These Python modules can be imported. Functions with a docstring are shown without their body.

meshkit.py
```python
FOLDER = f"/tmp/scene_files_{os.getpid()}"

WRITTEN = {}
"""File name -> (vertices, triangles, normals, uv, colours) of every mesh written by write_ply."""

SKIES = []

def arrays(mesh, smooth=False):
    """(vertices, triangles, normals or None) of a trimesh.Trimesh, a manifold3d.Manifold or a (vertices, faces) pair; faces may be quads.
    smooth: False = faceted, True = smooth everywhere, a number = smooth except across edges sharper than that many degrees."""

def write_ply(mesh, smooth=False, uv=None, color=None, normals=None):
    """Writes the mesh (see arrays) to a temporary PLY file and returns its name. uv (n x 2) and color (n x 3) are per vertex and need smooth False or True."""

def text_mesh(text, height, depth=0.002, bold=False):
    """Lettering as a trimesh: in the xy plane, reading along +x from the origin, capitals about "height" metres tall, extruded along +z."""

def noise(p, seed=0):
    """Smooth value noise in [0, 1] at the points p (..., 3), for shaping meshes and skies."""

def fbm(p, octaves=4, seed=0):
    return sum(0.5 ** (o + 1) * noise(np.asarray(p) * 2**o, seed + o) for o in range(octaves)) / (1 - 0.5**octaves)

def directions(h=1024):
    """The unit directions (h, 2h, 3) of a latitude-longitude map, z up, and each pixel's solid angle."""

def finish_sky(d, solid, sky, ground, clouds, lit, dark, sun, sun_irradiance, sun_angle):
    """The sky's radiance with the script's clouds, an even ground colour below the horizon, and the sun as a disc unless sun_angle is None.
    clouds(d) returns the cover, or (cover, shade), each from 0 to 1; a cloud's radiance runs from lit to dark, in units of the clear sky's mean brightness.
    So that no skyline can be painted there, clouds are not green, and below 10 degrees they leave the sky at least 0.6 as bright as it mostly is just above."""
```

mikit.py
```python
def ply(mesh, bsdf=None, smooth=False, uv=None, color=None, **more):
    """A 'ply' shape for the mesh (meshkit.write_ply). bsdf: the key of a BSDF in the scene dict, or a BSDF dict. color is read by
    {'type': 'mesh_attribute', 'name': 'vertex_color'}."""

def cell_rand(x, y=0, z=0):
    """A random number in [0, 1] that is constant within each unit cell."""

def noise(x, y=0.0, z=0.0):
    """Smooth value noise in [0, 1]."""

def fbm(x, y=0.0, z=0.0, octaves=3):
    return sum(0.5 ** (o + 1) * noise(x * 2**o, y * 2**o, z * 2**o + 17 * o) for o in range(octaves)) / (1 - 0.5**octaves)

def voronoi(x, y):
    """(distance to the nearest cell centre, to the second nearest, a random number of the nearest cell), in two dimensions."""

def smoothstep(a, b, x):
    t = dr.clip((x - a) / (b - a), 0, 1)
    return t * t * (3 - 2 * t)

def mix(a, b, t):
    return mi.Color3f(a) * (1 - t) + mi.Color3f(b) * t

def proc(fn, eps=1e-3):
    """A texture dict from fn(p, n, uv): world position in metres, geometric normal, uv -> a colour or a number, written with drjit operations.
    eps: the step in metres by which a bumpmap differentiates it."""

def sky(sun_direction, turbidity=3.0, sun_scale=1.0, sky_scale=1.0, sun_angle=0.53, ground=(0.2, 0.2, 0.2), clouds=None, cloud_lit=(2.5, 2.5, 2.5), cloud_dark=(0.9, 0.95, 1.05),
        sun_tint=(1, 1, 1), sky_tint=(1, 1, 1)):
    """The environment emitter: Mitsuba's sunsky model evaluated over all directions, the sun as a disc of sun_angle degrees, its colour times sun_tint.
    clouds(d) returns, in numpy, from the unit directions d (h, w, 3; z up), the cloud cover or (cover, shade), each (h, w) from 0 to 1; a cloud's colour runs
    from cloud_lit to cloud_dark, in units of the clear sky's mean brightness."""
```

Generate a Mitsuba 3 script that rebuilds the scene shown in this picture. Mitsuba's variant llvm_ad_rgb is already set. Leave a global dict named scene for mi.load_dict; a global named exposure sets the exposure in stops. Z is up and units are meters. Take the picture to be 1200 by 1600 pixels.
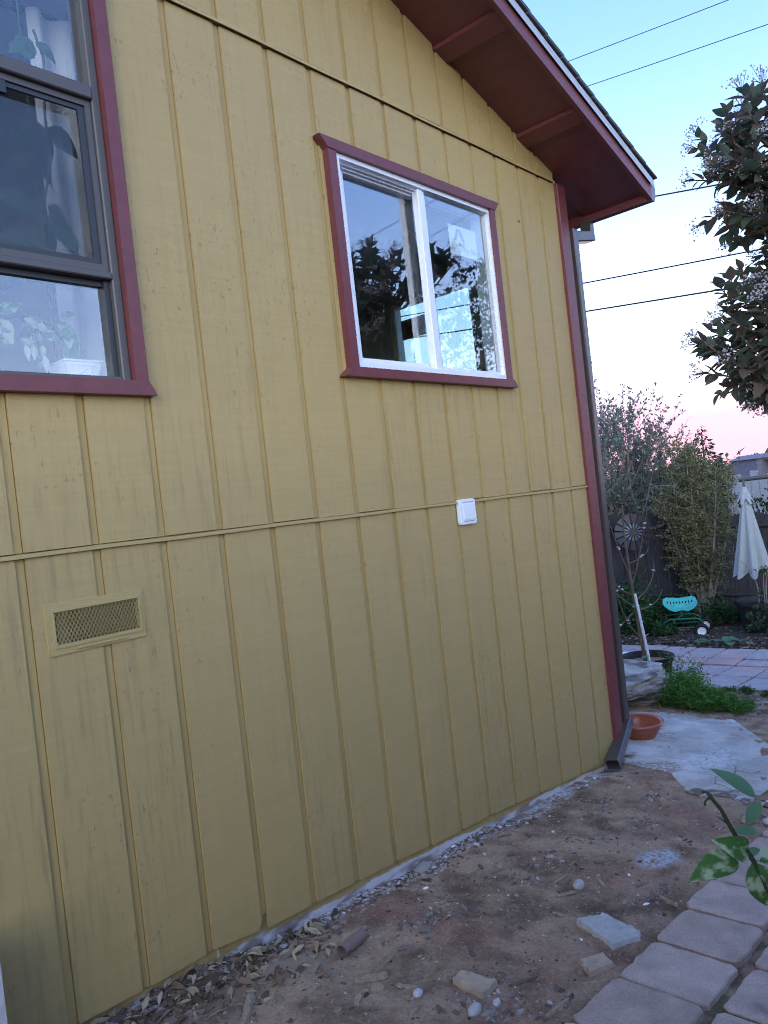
import math, numpy as np, trimesh, drjit as dr, mitsuba as mi, mikit
from mikit import proc, noise, fbm, smoothstep, mix, voronoi, cell_rand
from shapely.geometry import Polygon, box as sbox
from shapely.ops import unary_union
from shapely import contains_xy
import meshkit
T = mi.ScalarTransform4f
scene, labels = {'type': 'scene'}, {}
rng = np.random.default_rng(7)

# ---------------------------------------------------------------- camera, sky, exposure
CAM, FWD, UP = np.array([-0.8071, -1.9497, 1.5354]), np.array([0.74221, 0.67007, -0.01177]), np.array([0.08286, -0.07433, 0.99379])
scene['camera'] = {'type': 'perspective', 'fov': 53.5373, 'fov_axis': 'x', 'near_clip': 0.05, 'far_clip': 6000.0,
                   'to_world': T().look_at(origin=CAM.tolist(), target=(CAM + FWD).tolist(), up=UP.tolist())}


def dusk(d):
    # thin high haze lit from the set sun: pale near the horizon all round, thinning upward
    el = np.degrees(np.arcsin(np.clip(d[..., 2], 0, 1)))
    away = 0.5 - 0.5 * (d[..., 0] * SUN[0] + d[..., 1] * SUN[1]) / np.maximum(np.hypot(d[..., 0], d[..., 1]) * math.hypot(SUN[0], SUN[1]), 1e-6)
    cover = 0.94 * np.exp(-(el / 15.0) ** 2.2) * (0.1 + 0.9 * away)
    return cover, np.clip((9.0 - el) / 5.5, 0, 1)


SUN = (-0.76, -0.64, 0.36)
scene['sky'] = mikit.sky(SUN, turbidity=3.5, sun_scale=0.0, sky_scale=1.0, clouds=dusk, cloud_lit=(1.44, 1.46, 1.52), cloud_dark=(1.32, 0.60, 0.78),
                         sky_tint=(0.335, 0.385, 0.555), ground=(0.12, 0.1, 0.09))
exposure = 5.25

# ---------------------------------------------------------------- helpers


def numbered(key):
    if key not in scene and key not in labels and not any(k.startswith(key + '__') for k in scene):
        return key
    k = 1
    while True:
        n = f'{key}_{k:03d}'
        if n not in scene and n not in labels:
            return n
        k += 1


COUNT = {}


def numkey(key):
    k = COUNT.get(key, -1) + 1
    COUNT[key] = k
    return key if k == 0 else f'{key}_{k:03d}'


def thing(name, label, cat, group=None):
    key = numkey(name)
    labels[key] = {'label': label, 'category': cat}
    if group:
        labels[key]['group'] = group
    return key


def part(parent, name, mesh, mat, label=None, kind=None, smooth=False, **kw):
    key = numkey(f'{parent}__{name}')
    scene[key] = mikit.ply(mesh, mat, smooth=smooth, **kw)
    if label or kind:
        labels[key] = {}
        if label: labels[key]['label'] = label
        if kind: labels[key]['kind'] = kind
    return key


def solo(name, mesh, mat, label=None, cat=None, group=None, kind=None, smooth=False, **kw):
    key = numkey(name)
    scene[key] = mikit.ply(mesh, mat, smooth=smooth, **kw)
    labels[key] = {}
    for k, v in (('label', label), ('category', cat), ('group', group), ('kind', kind)):
        if v: labels[key][k] = v
    return key


def cat_(ms):
    return trimesh.util.concatenate([m for m in ms])


def bx(x0, x1, y0, y1, z0, z1):
    m = trimesh.creation.box((x1 - x0, y1 - y0, z1 - z0))
    m.apply_translation(((x0 + x1) / 2, (y0 + y1) / 2, (z0 + z1) / 2))
    return m


def obox(c, size, rz=0, rx=0, ry=0):
    m = trimesh.creation.box(size)
    for a, ax in ((rx, [1, 0, 0]), (ry, [0, 1, 0]), (rz, [0, 0, 1])):
        if a: m.apply_transform(trimesh.transformations.rotation_matrix(math.radians(a), ax))
    m.apply_translation(c)
    return m


def polys(g):
    if g.is_empty: return []
    return [p for p in getattr(g, 'geoms', [g]) if p.geom_type == 'Polygon' and p.area > 1e-7]


def slab_xz(g, y0, y1):
    out = []
    for p in polys(g):
        m = trimesh.creation.extrude_polygon(p, y1 - y0, engine='earcut')
        v = m.vertices.copy()
        m = trimesh.Trimesh(np.c_[v[:, 0], y0 + v[:, 2], v[:, 1]], m.faces[:, ::-1], process=False)
        out.append(m)
    return cat_(out) if out else None


def slab_xy(g, z0, z1):
    ms = [trimesh.creation.extrude_polygon(p, z1 - z0, engine='earcut') for p in polys(g)]
    m = cat_(ms)
    m.apply_translation((0, 0, z0))
    return m


def cham(x0, x1, y0, y1, z0, z1, c=0.003):
    """A box with chamfered edges (convex hull)."""
    v = []
    for sx in (0, 1):
        for sy in (0, 1):
            for sz in (0, 1):
                p = np.array([(x0, x1)[sx], (y0, y1)[sy], (z0, z1)[sz]])
                s = np.array([1 - 2 * sx, 1 - 2 * sy, 1 - 2 * sz]) * c
                for a in range(3):
                    q = p + s
                    q[a] = p[a]
                    v.append(q)
    return trimesh.convex.convex_hull(np.array(v))


def tube(pts, rad, n=8, cap=True):
    pts = np.asarray(pts, float)
    rad = np.broadcast_to(np.asarray(rad, float), (len(pts),))
    tn = np.gradient(pts, axis=0)
    tn /= np.linalg.norm(tn, axis=1, keepdims=True) + 1e-12
    ref = np.array([0, 0, 1.0]) if abs(tn[0][2]) < 0.9 else np.array([1.0, 0, 0])
    a = np.cross(tn[0], ref); a /= np.linalg.norm(a)
    V, ang = [], np.linspace(0, 2 * np.pi, n, endpoint=False)
    for i in range(len(pts)):
        a = a - tn[i] * (a @ tn[i]); a /= np.linalg.norm(a) + 1e-12
        b = np.cross(tn[i], a)
        V.append(pts[i] + rad[i] * (np.cos(ang)[:, None] * a + np.sin(ang)[:, None] * b))
    V = np.vstack(V)
    F = []
    for i in range(len(pts) - 1):
        for j in range(n):
            k = (j + 1) % n
            p, q, r, s = i * n + j, i * n + k, (i + 1) * n + k, (i + 1) * n + j
            F += [(p, q, r), (p, r, s)]
    if cap:
        F += [(0, j + 1, j) for j in range(1, n - 1)]
        o = (len(pts) - 1) * n
        F += [(o, o + j, o + j + 1) for j in range(1, n - 1)]
    return trimesh.Trimesh(V, F, process=False)


def lathe(prof, n=48):
    return trimesh.creation.revolve(np.array(prof, float), sections=n)


def move(m, *t):
    m.apply_translation(t)
    return m


def bez(p0, p1, p2, n=8):
    t = np.linspace(0, 1, n)[:, None]
    return (1 - t) ** 2 * np.array(p0) + 2 * t * (1 - t) * np.array(p1) + t ** 2 * np.array(p2)


def leaf_template(w=0.38, fold=0.10, curl=0.12, n=5, tip=1.0):
    """Unit leaf along +x, lying in xy, normal +z: an ovate outline with a folded midrib and a drooping tip."""
    t = np.linspace(0, 1, n)
    half = w * np.sin(np.pi * t ** 0.8) ** 0.9 * (1 - 0.25 * t) / 1.0
    half[0] = half[-1] = 0
    z = -curl * t ** 2
    mid = np.c_[t * tip, 0 * t, z]
    L = np.c_[t * tip, half, z + fold * half / max(w, 1e-6) * w]
    R = np.c_[t * tip, -half, z + fold * half / max(w, 1e-6) * w]
    V, F = [], []
    for i in range(n):
        V += [mid[i], L[i], R[i]]
    for i in range(n - 1):
        a, b = 3 * i, 3 * i + 3
        F += [(a, b, b + 1), (a, b + 1, a + 1), (a, b + 2, b), (a, a + 2, b + 2)]
    F = [f for f in F]
    V = np.array(V)
    keep = []
    for f in F:
        p = V[list(f)]
        if np.linalg.norm(np.cross(p[1] - p[0], p[2] - p[0])) > 1e-9: keep.append(f)
    return V, np.array(keep)


def frames(d, up=None, roll=None):
    """(n,3,3) rotations taking x to d, with z near up; roll in radians."""
    d = d / (np.linalg.norm(d, axis=1, keepdims=True) + 1e-12)
    up = np.broadcast_to(np.array([0, 0, 1.0]) if up is None else up, d.shape)
    y = np.cross(up, d)
    bad = np.linalg.norm(y, axis=1) < 1e-4
    y[bad] = [1, 0, 0]
    y /= np.linalg.norm(y, axis=1, keepdims=True)
    z = np.cross(d, y)
    if roll is not None:
        c, s = np.cos(roll)[:, None], np.sin(roll)[:, None]
        y, z = y * c + z * s, -y * s + z * c
    return np.stack([d, y, z], axis=2)


def scatter(tmpl, pos, R, size):
    V, F = tmpl
    n = len(pos)
    vv = np.einsum('nij,vj->nvi', R, V) * np.asarray(size).reshape(-1, 1, 1) + pos[:, None, :]
    ff = F[None] + (np.arange(n) * len(V))[:, None, None]
    return trimesh.Trimesh(vv.reshape(-1, 3), ff.reshape(-1, 3), process=False), len(V)


def tint(base, n, nv, var=0.25, hue=0.08, r=None):
    r = r or rng
    b = np.asarray(base)[None] * (1 + var * (r.random((n, 1)) * 2 - 1)) * (1 + hue * (r.random((n, 3)) * 2 - 1))
    return np.repeat(np.clip(b, 0.002, 0.95), nv, axis=0)


def unit(n, r=None):
    v = (r or rng).normal(size=(n, 3))
    return v / np.linalg.norm(v, axis=1, keepdims=True)


# ---------------------------------------------------------------- materials
def mat(key, color, rough=0.6, spec=0.5, bump=None, bscale=1.0, eps=1e-3, two=True, **kw):
    b = {'type': 'principled', 'base_color': proc(color) if callable(color) else ({'type': 'rgb', 'value': list(color)} if not isinstance(color, dict) else color),
         'roughness': proc(rough) if callable(rough) else rough, 'specular': spec, **kw}
    if bump is not None:
        b = {'type': 'bumpmap', 'arbitrary': proc(bump, eps), 'scale': bscale, 'bsdf': b}
    if two: b = {'type': 'twosided', 'bsdf': b}
    scene[key] = b
    return key


def siding_col(p, n, uv):
    g = fbm(p.x * 110, p.z * 2.6, 0.5, 3)
    blot = smoothstep(0.46, 0.70, fbm(p.x * 3.2 + 3, p.z * 1.3, 2.5, 3))
    streak = smoothstep(0.48, 0.80, fbm(p.x * 75, p.z * 5.5, 1.5, 3)) * blot
    saw = noise(p.x * 7, p.z * 120, 3.0)
    big = fbm(p.x * 1.7, p.z * 1.3, 8.0, 2)
    speck = smoothstep(0.86, 0.92, noise(p.x * 210, p.z * 70, 4.0)) * smoothstep(0.52, 0.7, fbm(p.x * 5, p.z * 4, 9.0, 2))
    c = mix((0.432, 0.306, 0.122), (0.408, 0.294, 0.126), big)
    c = c * (0.95 + 0.10 * g) * (0.97 + 0.06 * saw)
    c = mix(c, mi.Color3f(0.29, 0.205, 0.095), streak * 0.6)
    return mix(c, mi.Color3f(0.20, 0.15, 0.085), speck * 0.55)


def groove_col(p, n, uv):
    return mix((0.415, 0.296, 0.115), (0.375, 0.258, 0.100), smoothstep(0.3, 0.65, fbm(p.x * 2.3, p.z * 1.7, 4.0, 3))) * (0.85 + 0.3 * fbm(p.x * 90, p.z * 5.0, 1.5, 3))


def siding_bump(p, n, uv):
    return 0.0006 * noise(p.x * 7, p.z * 120, 3.0) + 0.0009 * fbm(p.x * 110, p.z * 3.0, 0.5, 3) + 0.0012 * noise(p.x * 6, p.z * 2.0, 6.0)


mat('siding_paint', siding_col, 0.55, 0.4, siding_bump, 1.0, 2e-3)
mat('groove_paint', groove_col, 0.6, 0.3)
mat('flashing_paint', (0.42, 0.315, 0.13), 0.45, 0.5)


def maroon_col(p, n, uv):
    g = fbm(p.x * 30, p.y * 30, p.z * 30, 3)
    d = smoothstep(0.62, 0.75, fbm(p.x * 14, p.y * 14, p.z * 14, 3))
    return mix(mi.Color3f(0.150, 0.038, 0.042) * (0.88 + 0.24 * g), (0.12, 0.036, 0.036), d * 0.6)


mat('maroon_paint', maroon_col, 0.42, 0.5, lambda p, n, uv: 0.0006 * fbm(p.x * 60 + p.z * 9, p.y * 60, p.z * 55, 2), 1.0, 2e-3)


def foundation_col(p, n, uv):
    edge = -0.022 + 0.035 * (fbm(p.x * 7, 1.3, 0.2, 3) - 0.5) + 0.012 * noise(p.x * 90, p.z * 90, 0.4)
    base = dr.select(p.x < 0.6, 0.295 - 0.06 * p.x, 0.318 - 0.102 * p.x)
    painted = smoothstep(edge - 0.004, edge + 0.004, p.z - base)
    white = smoothstep(0.32, 0.55, fbm(p.x * 9, p.z * 22, 4.0, 3))
    c = mix((0.28, 0.235, 0.22), (0.62, 0.60, 0.62), white)
    return mix(c, mi.Color3f(0.42, 0.31, 0.13) * (0.85 + 0.3 * fbm(p.x * 40, p.z * 40, 1.0, 2)), painted)


mat('foundation_concrete', foundation_col, 0.85, 0.2, lambda p, n, uv: 0.004 * fbm(p.x * 50, p.y * 50, p.z * 50, 3), 1.0, 2e-3)
mat('white_vinyl', (0.74, 0.76, 0.83), 0.3, 0.5)
mat('bronze_metal', (0.085, 0.077, 0.075), 0.42, 0.5)
mat('dark_metal', (0.03, 0.032, 0.036), 0.4, 0.5)
mat('black_rubber', (0.012, 0.012, 0.013), 0.6, 0.4)
mat('brown_gutter', (0.075, 0.062, 0.062), 0.24, 0.6)
mat('drip_metal', (0.42, 0.44, 0.48), 0.45, 0.5)
mat('shingle', lambda p, n, uv: mi.Color3f(0.085, 0.085, 0.09) * (0.6 + 0.8 * noise(p.x * 300, p.y * 300, p.z * 300)), 0.9, 0.2)
scene['glass_new'] = {'type': 'thindielectric', 'int_ior': 2.6, 'specular_transmittance': {'type': 'rgb', 'value': [0.80, 0.88, 0.86]}}
scene['glass_old'] = {'type': 'thindielectric', 'int_ior': 1.8}
scene['glass_low'] = {'type': 'thindielectric', 'int_ior': 2.15}
scene['glass_plain'] = {'type': 'thindielectric', 'int_ior': 1.5, 'specular_transmittance': {'type': 'rgb', 'value': [0.60, 0.80, 0.76]}}
scene['screen_mesh'] = {'type': 'mask', 'opacity': 0.36, 'bsdf': {'type': 'twosided', 'bsdf': {'type': 'diffuse', 'reflectance': {'type': 'rgb', 'value': [0.03, 0.03, 0.035]}}}}
mat('room_paint', (0.36, 0.38, 0.36), 0.8, 0.2, two=True)
scene['curtain_cloth'] = {'type': 'principledthin', 'base_color': {'type': 'rgb', 'value': [0.82, 0.84, 0.88]}, 'roughness': 0.8, 'diff_trans': 0.7}
mat('white_plastic', (0.78, 0.80, 0.84), 0.35, 0.5)
mat('paper', (0.74, 0.76, 0.76), 0.7, 0.3, two=True)
mat('print_grey', (0.34, 0.40, 0.42), 0.7, 0.3, two=True)
mat('print_dark', (0.03, 0.035, 0.03), 0.7, 0.3, two=True)
mat('raw_wood', lambda p, n, uv: mi.Color3f(0.42, 0.30, 0.17) * (0.7 + 0.6 * fbm(p.x * 20, p.y * 20, p.z * 90, 3)), 0.8, 0.2)


def soil_col(p, n, uv):
    a, b = fbm(p.x * 2.2, p.y * 2.2, 0.3, 3), fbm(p.x * 14, p.y * 14, 1.3, 4)
    fine = noise(p.x * 170, p.y * 170, 3.1)
    c = mix((0.120, 0.078, 0.053), (0.395, 0.268, 0.180), smoothstep(0.32, 0.68, 0.45 * a + 0.55 * b))
    red = smoothstep(0.48, 0.68, fbm(p.x * 3.1 + 4, p.y * 3.1, 5.1, 3))
    c = mix(c, mi.Color3f(0.255, 0.130, 0.092), red * 0.5)
    c = c * (0.78 + 0.42 * fine)
    peb = smoothstep(0.86, 0.90, noise(p.x * 95, p.y * 95, 9.0))
    c = mix(c, mi.Color3f(0.30, 0.27, 0.245), peb * 0.7)
    def dust(cx, cy, rx, ry, amt, c):
        d = dr.sqrt(dr.square((p.x - cx) / rx) + dr.square((p.y - cy) / ry)) + 0.9 * (fbm(p.x * 16, p.y * 16, 2.2, 3) - 0.5)
        m = smoothstep(1.0, 0.35, d) * smoothstep(0.28, 0.62, fbm(p.x * 95, p.y * 95, 7.7, 3))
        return mix(c, mi.Color3f(0.46, 0.48, 0.54), m * amt)
    c = dust(1.86, -0.715, 0.16, 0.085, 0.95, c)
    wall = smoothstep(0.13, 0.02, -p.y + 0.12 * (fbm(p.x * 9, p.y * 9, 3.3, 3) - 0.5)) * smoothstep(0.42, 0.62, fbm(p.x * 28, p.y * 28, 6.1, 3)) * smoothstep(3.0, 2.9, p.x)
    c = mix(c, mi.Color3f(0.52, 0.50, 0.50), wall * 0.6)
    moss = smoothstep(-0.90, -0.97, p.y) * smoothstep(2.7, 2.5, p.x) * smoothstep(0.35, 0.6, fbm(p.x * 18, p.y * 18, 4.4, 3))
    c = mix(c, mi.Color3f(0.085, 0.080, 0.042) * (0.6 + 0.8 * fine), moss * 0.8)
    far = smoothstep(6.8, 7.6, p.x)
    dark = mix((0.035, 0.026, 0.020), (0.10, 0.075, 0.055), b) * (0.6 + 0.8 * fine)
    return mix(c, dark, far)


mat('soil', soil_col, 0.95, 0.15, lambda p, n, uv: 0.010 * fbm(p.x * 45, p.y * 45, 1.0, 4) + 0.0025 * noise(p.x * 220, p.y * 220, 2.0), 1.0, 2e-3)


def paver_col(p, n, uv):
    r = cell_rand(dr.floor((p.x - 0.77) / 0.248), dr.floor((p.y + 0.94) / 0.25), 3)
    c = mix((0.40, 0.298, 0.252), (0.475, 0.372, 0.318), r)
    c = c * (0.70 + 0.6 * fbm(p.x * 17, p.y * 17, 0.2, 4)) * (0.86 + 0.28 * noise(p.x * 300, p.y * 300, 1.0))
    st = smoothstep(0.55, 0.68, fbm(p.x * 5, p.y * 5, 4.4, 4)) * smoothstep(-1.13, -1.2, p.y)
    return mix(c, mi.Color3f(0.085, 0.075, 0.078), st * 0.8)


mat('paver', paver_col, 0.85, 0.2, lambda p, n, uv: 0.003 * fbm(p.x * 70, p.y * 70, p.z * 70, 3), 1.0, 2e-3)


def patio_paver(key, col):
    return mat(key, lambda p, n, uv: mi.Color3f(*col) * (0.78 + 0.44 * fbm(p.x * 9, p.y * 9, 0.2, 4)) * (0.9 + 0.2 * noise(p.x * 120, p.y * 120)), 0.85, 0.2)


PAT = [patio_paver('patio_lilac', (0.35, 0.28, 0.275)), patio_paver('patio_pink', (0.40, 0.27, 0.25)), patio_paver('patio_grey', (0.32, 0.275, 0.27))]


def slab_col(p, n, uv):
    c = mix((0.34, 0.305, 0.27), (0.49, 0.455, 0.415), smoothstep(0.3, 0.7, fbm(p.x * 3.5, p.y * 3.5, 0.6, 4)))
    c = c * (0.86 + 0.28 * noise(p.x * 160, p.y * 160, 2.0))
    d = dr.sqrt(dr.square((p.x - 3.27) / 0.34) + dr.square((p.y + 0.40) / 0.17)) + 0.8 * (fbm(p.x * 11, p.y * 11, 2.0, 3) - 0.5)
    c = c * (0.90 + 0.16 * smoothstep(0.35, 0.6, fbm(p.x * 13, p.y * 13, 7.0, 4)))
    crk = dr.abs(fbm(p.x * 2.3 + 1.7, p.y * 2.3, 3.3, 4) - 0.5)
    c = mix(mi.Color3f(0.10, 0.085, 0.075), c, smoothstep(0.0005, 0.0035, crk))
    edge = smoothstep(0.10, 0.0, p.x - 2.72 - 0.2 * fbm(p.x * 6, p.y * 6, 2.0, 3))
    c = mix(c, mi.Color3f(0.24, 0.17, 0.12), smoothstep(0.58, 0.70, fbm(p.x * 4 + 5, p.y * 4, 6.0, 4)) * smoothstep(0.3, 0.6, noise(p.x * 90, p.y * 90, 1.0)) * 0.8)
    c = mix(c, mi.Color3f(0.60, 0.60, 0.62), smoothstep(1.1, 0.35, d) * smoothstep(0.25, 0.65, fbm(p.x * 85, p.y * 85, 5.0, 3)) * 0.6)
    rust = smoothstep(0.57, 0.66, fbm(p.x * 9 + 2, p.y * 9, 8.0, 3)) * smoothstep(0.75, 0.3, dr.sqrt(dr.square((p.x - 3.95) / 0.30) + dr.square((p.y + 0.35) / 0.25)))
    c = mix(c, mi.Color3f(0.36, 0.20, 0.18), rust * 0.7)
    soil = smoothstep(0.12, 0.0, p.x - 2.72 + 0.45 * (fbm(p.x * 7, p.y * 7, 1.0, 4) - 0.5) - 0.35 * smoothstep(-0.35, 0.0, p.y))
    return mix(c, mi.Color3f(0.17, 0.12, 0.09), soil * smoothstep(0.3, 0.6, fbm(p.x * 30, p.y * 30, 3.0, 3)))


mat('slab_concrete', slab_col, 0.85, 0.2, lambda p, n, uv: 0.002 * fbm(p.x * 60, p.y * 60, 1.0, 3), 1.0, 2e-3)


def rock_col(p, n, uv):
    w = p.z * 55 + 4 * fbm(p.x * 7, p.y * 7, p.z * 7, 3)
    c = mix((0.11, 0.092, 0.082), (0.44, 0.395, 0.36), smoothstep(0.3, 0.7, fbm(p.x * 6, p.y * 6, w * 0.55, 4)))
    return c * (0.8 + 0.4 * noise(p.x * 130, p.y * 130, p.z * 130))


mat('rock_stone', rock_col, 0.9, 0.2, lambda p, n, uv: 0.022 * fbm(p.x * 14, p.y * 14, p.z * 60, 4), 1.0, 3e-3)
mat('grey_stone', lambda p, n, uv: mi.Color3f(0.45, 0.43, 0.41) * (0.75 + 0.5 * fbm(p.x * 60, p.y * 60, p.z * 60, 4)), 0.9, 0.2,
    lambda p, n, uv: 0.003 * fbm(p.x * 120, p.y * 120, p.z * 120, 3), 1.0, 1e-3)
mat('tan_stone', lambda p, n, uv: mi.Color3f(0.44, 0.335, 0.245) * (0.7 + 0.6 * fbm(p.x * 60, p.y * 60, p.z * 60, 4)), 0.9, 0.2,
    lambda p, n, uv: 0.003 * fbm(p.x * 120, p.y * 120, p.z * 120, 3), 1.0, 1e-3)
mat('pale_plaster', lambda p, n, uv: mi.Color3f(0.52, 0.49, 0.50) * (0.85 + 0.3 * fbm(p.x * 30, p.y * 30, p.z * 30, 3)), 0.85, 0.2,
    lambda p, n, uv: 0.003 * fbm(p.x * 60, p.y * 60, p.z * 60, 3), 1.0, 2e-3)
mat('terracotta', lambda p, n, uv: mi.Color3f(0.33, 0.088, 0.055) * (0.85 + 0.3 * fbm(p.x * 40, p.y * 40, p.z * 40, 3)), 0.32, 0.5)
mat('bark', lambda p, n, uv: mi.Color3f(0.15, 0.115, 0.09) * (0.5 + 1.0 * fbm(p.x * 60, p.y * 60, p.z * 16, 3)), 0.9, 0.2)
mat('pale_bark', lambda p, n, uv: mi.Color3f(0.27, 0.225, 0.19) * (0.6 + 0.8 * fbm(p.x * 60, p.y * 60, p.z * 16, 3)), 0.9, 0.2)
mat('fence_wood', lambda p, n, uv: mi.Color3f(0.032, 0.029, 0.034) * (0.5 + 1.0 * fbm(p.x * 40, p.y * 40, p.z * 3, 3)), 0.75, 0.3)
mat('grey_board', (0.10, 0.088, 0.078), 0.8, 0.2)
mat('cardboard', (0.24, 0.165, 0.14), 0.85, 0.2, two=True)
mat('splinter_wood', lambda p, n, uv: mi.Color3f(0.34, 0.255, 0.175) * (0.55 + 0.9 * fbm(p.x * 120, p.y * 120, p.z * 120, 3)), 0.85, 0.2)
mat('wire_black', (0.035, 0.035, 0.04), 0.6, 0.3)
mat('pot_black', (0.014, 0.014, 0.016), 0.5, 0.4)
mat('seat_teal', (0.08, 0.46, 0.38), 0.35, 0.5)
mat('cart_green', (0.018, 0.10, 0.055), 0.4, 0.5)
mat('canopy_cloth', (0.36, 0.38, 0.37), 0.85, 0.2, two=True)
mat('mill_metal', (0.045, 0.036, 0.036), 0.5, 0.5, two=True)
mat('mill_pale', (0.13, 0.16, 0.18), 0.5, 0.5, two=True)
mat('far_roof', (0.16, 0.15, 0.19), 0.8, 0.2)
mat('far_wall', (0.22, 0.23, 0.25), 0.8, 0.2)
mat('far_red', (0.32, 0.10, 0.08), 0.8, 0.2)


def leafmat(key, color, trans=0.5, rough=0.5):
    scene[key] = {'type': 'principledthin', 'base_color': {'type': 'rgb', 'value': list(color)} if not isinstance(color, dict) else color,
                  'roughness': rough, 'diff_trans': trans, 'spec_trans': 0.0}
    return key


VC = {'type': 'mesh_attribute', 'name': 'vertex_color'}
leafmat('leaf_vc', VC, 0.5, 0.5)
mat('litter_vc', VC, 0.9, 0.2, two=True)
PHOT = [leafmat('photinia_a', (0.150, 0.165, 0.125), 0.9, 0.32), leafmat('photinia_b', (0.185, 0.145, 0.115), 0.9, 0.32), leafmat('photinia_c', (0.110, 0.150, 0.108), 0.9, 0.30)]


def varieg(p, n, uv):
    w = smoothstep(0.42, 0.60, fbm(p.x * 38 + 3, p.y * 38, p.z * 38, 3))
    return mix((0.075, 0.17, 0.05), (0.42, 0.50, 0.30), w)


scene['variegated_leaf'] = {'type': 'principledthin', 'base_color': proc(varieg), 'roughness': 0.4, 'diff_trans': 0.6}
leafmat('plain_green_leaf', (0.13, 0.24, 0.14), 0.6, 0.4)
leafmat('vine_leaf', (0.055, 0.115, 0.055), 0.5, 0.4)
mat('green_stem', (0.035, 0.05, 0.02), 0.5, 0.4)

# ---------------------------------------------------------------- ground


def gz(x):
    x = np.asarray(x, float)
    a = np.where(x < 6.5, 0.3 - 0.1 * x, -0.35 - 0.05 * (x - 6.5))
    a = np.where(x > 11, -0.575 - 0.09 * (x - 11), a)
    a = np.maximum(a, -3.2)
    return np.where(x < -1.5, 0.45, a)


SLAB = Polygon([(2.62, -0.79), (2.96, -0.80), (3.74, -0.575), (4.30, -0.20), (4.30, 0.30), (4.26, 0.46), (4.26, 3.0), (3.14, 3.0), (3.14, -0.02), (2.98, -0.03), (2.93, -0.33), (2.66, -0.52)])


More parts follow.
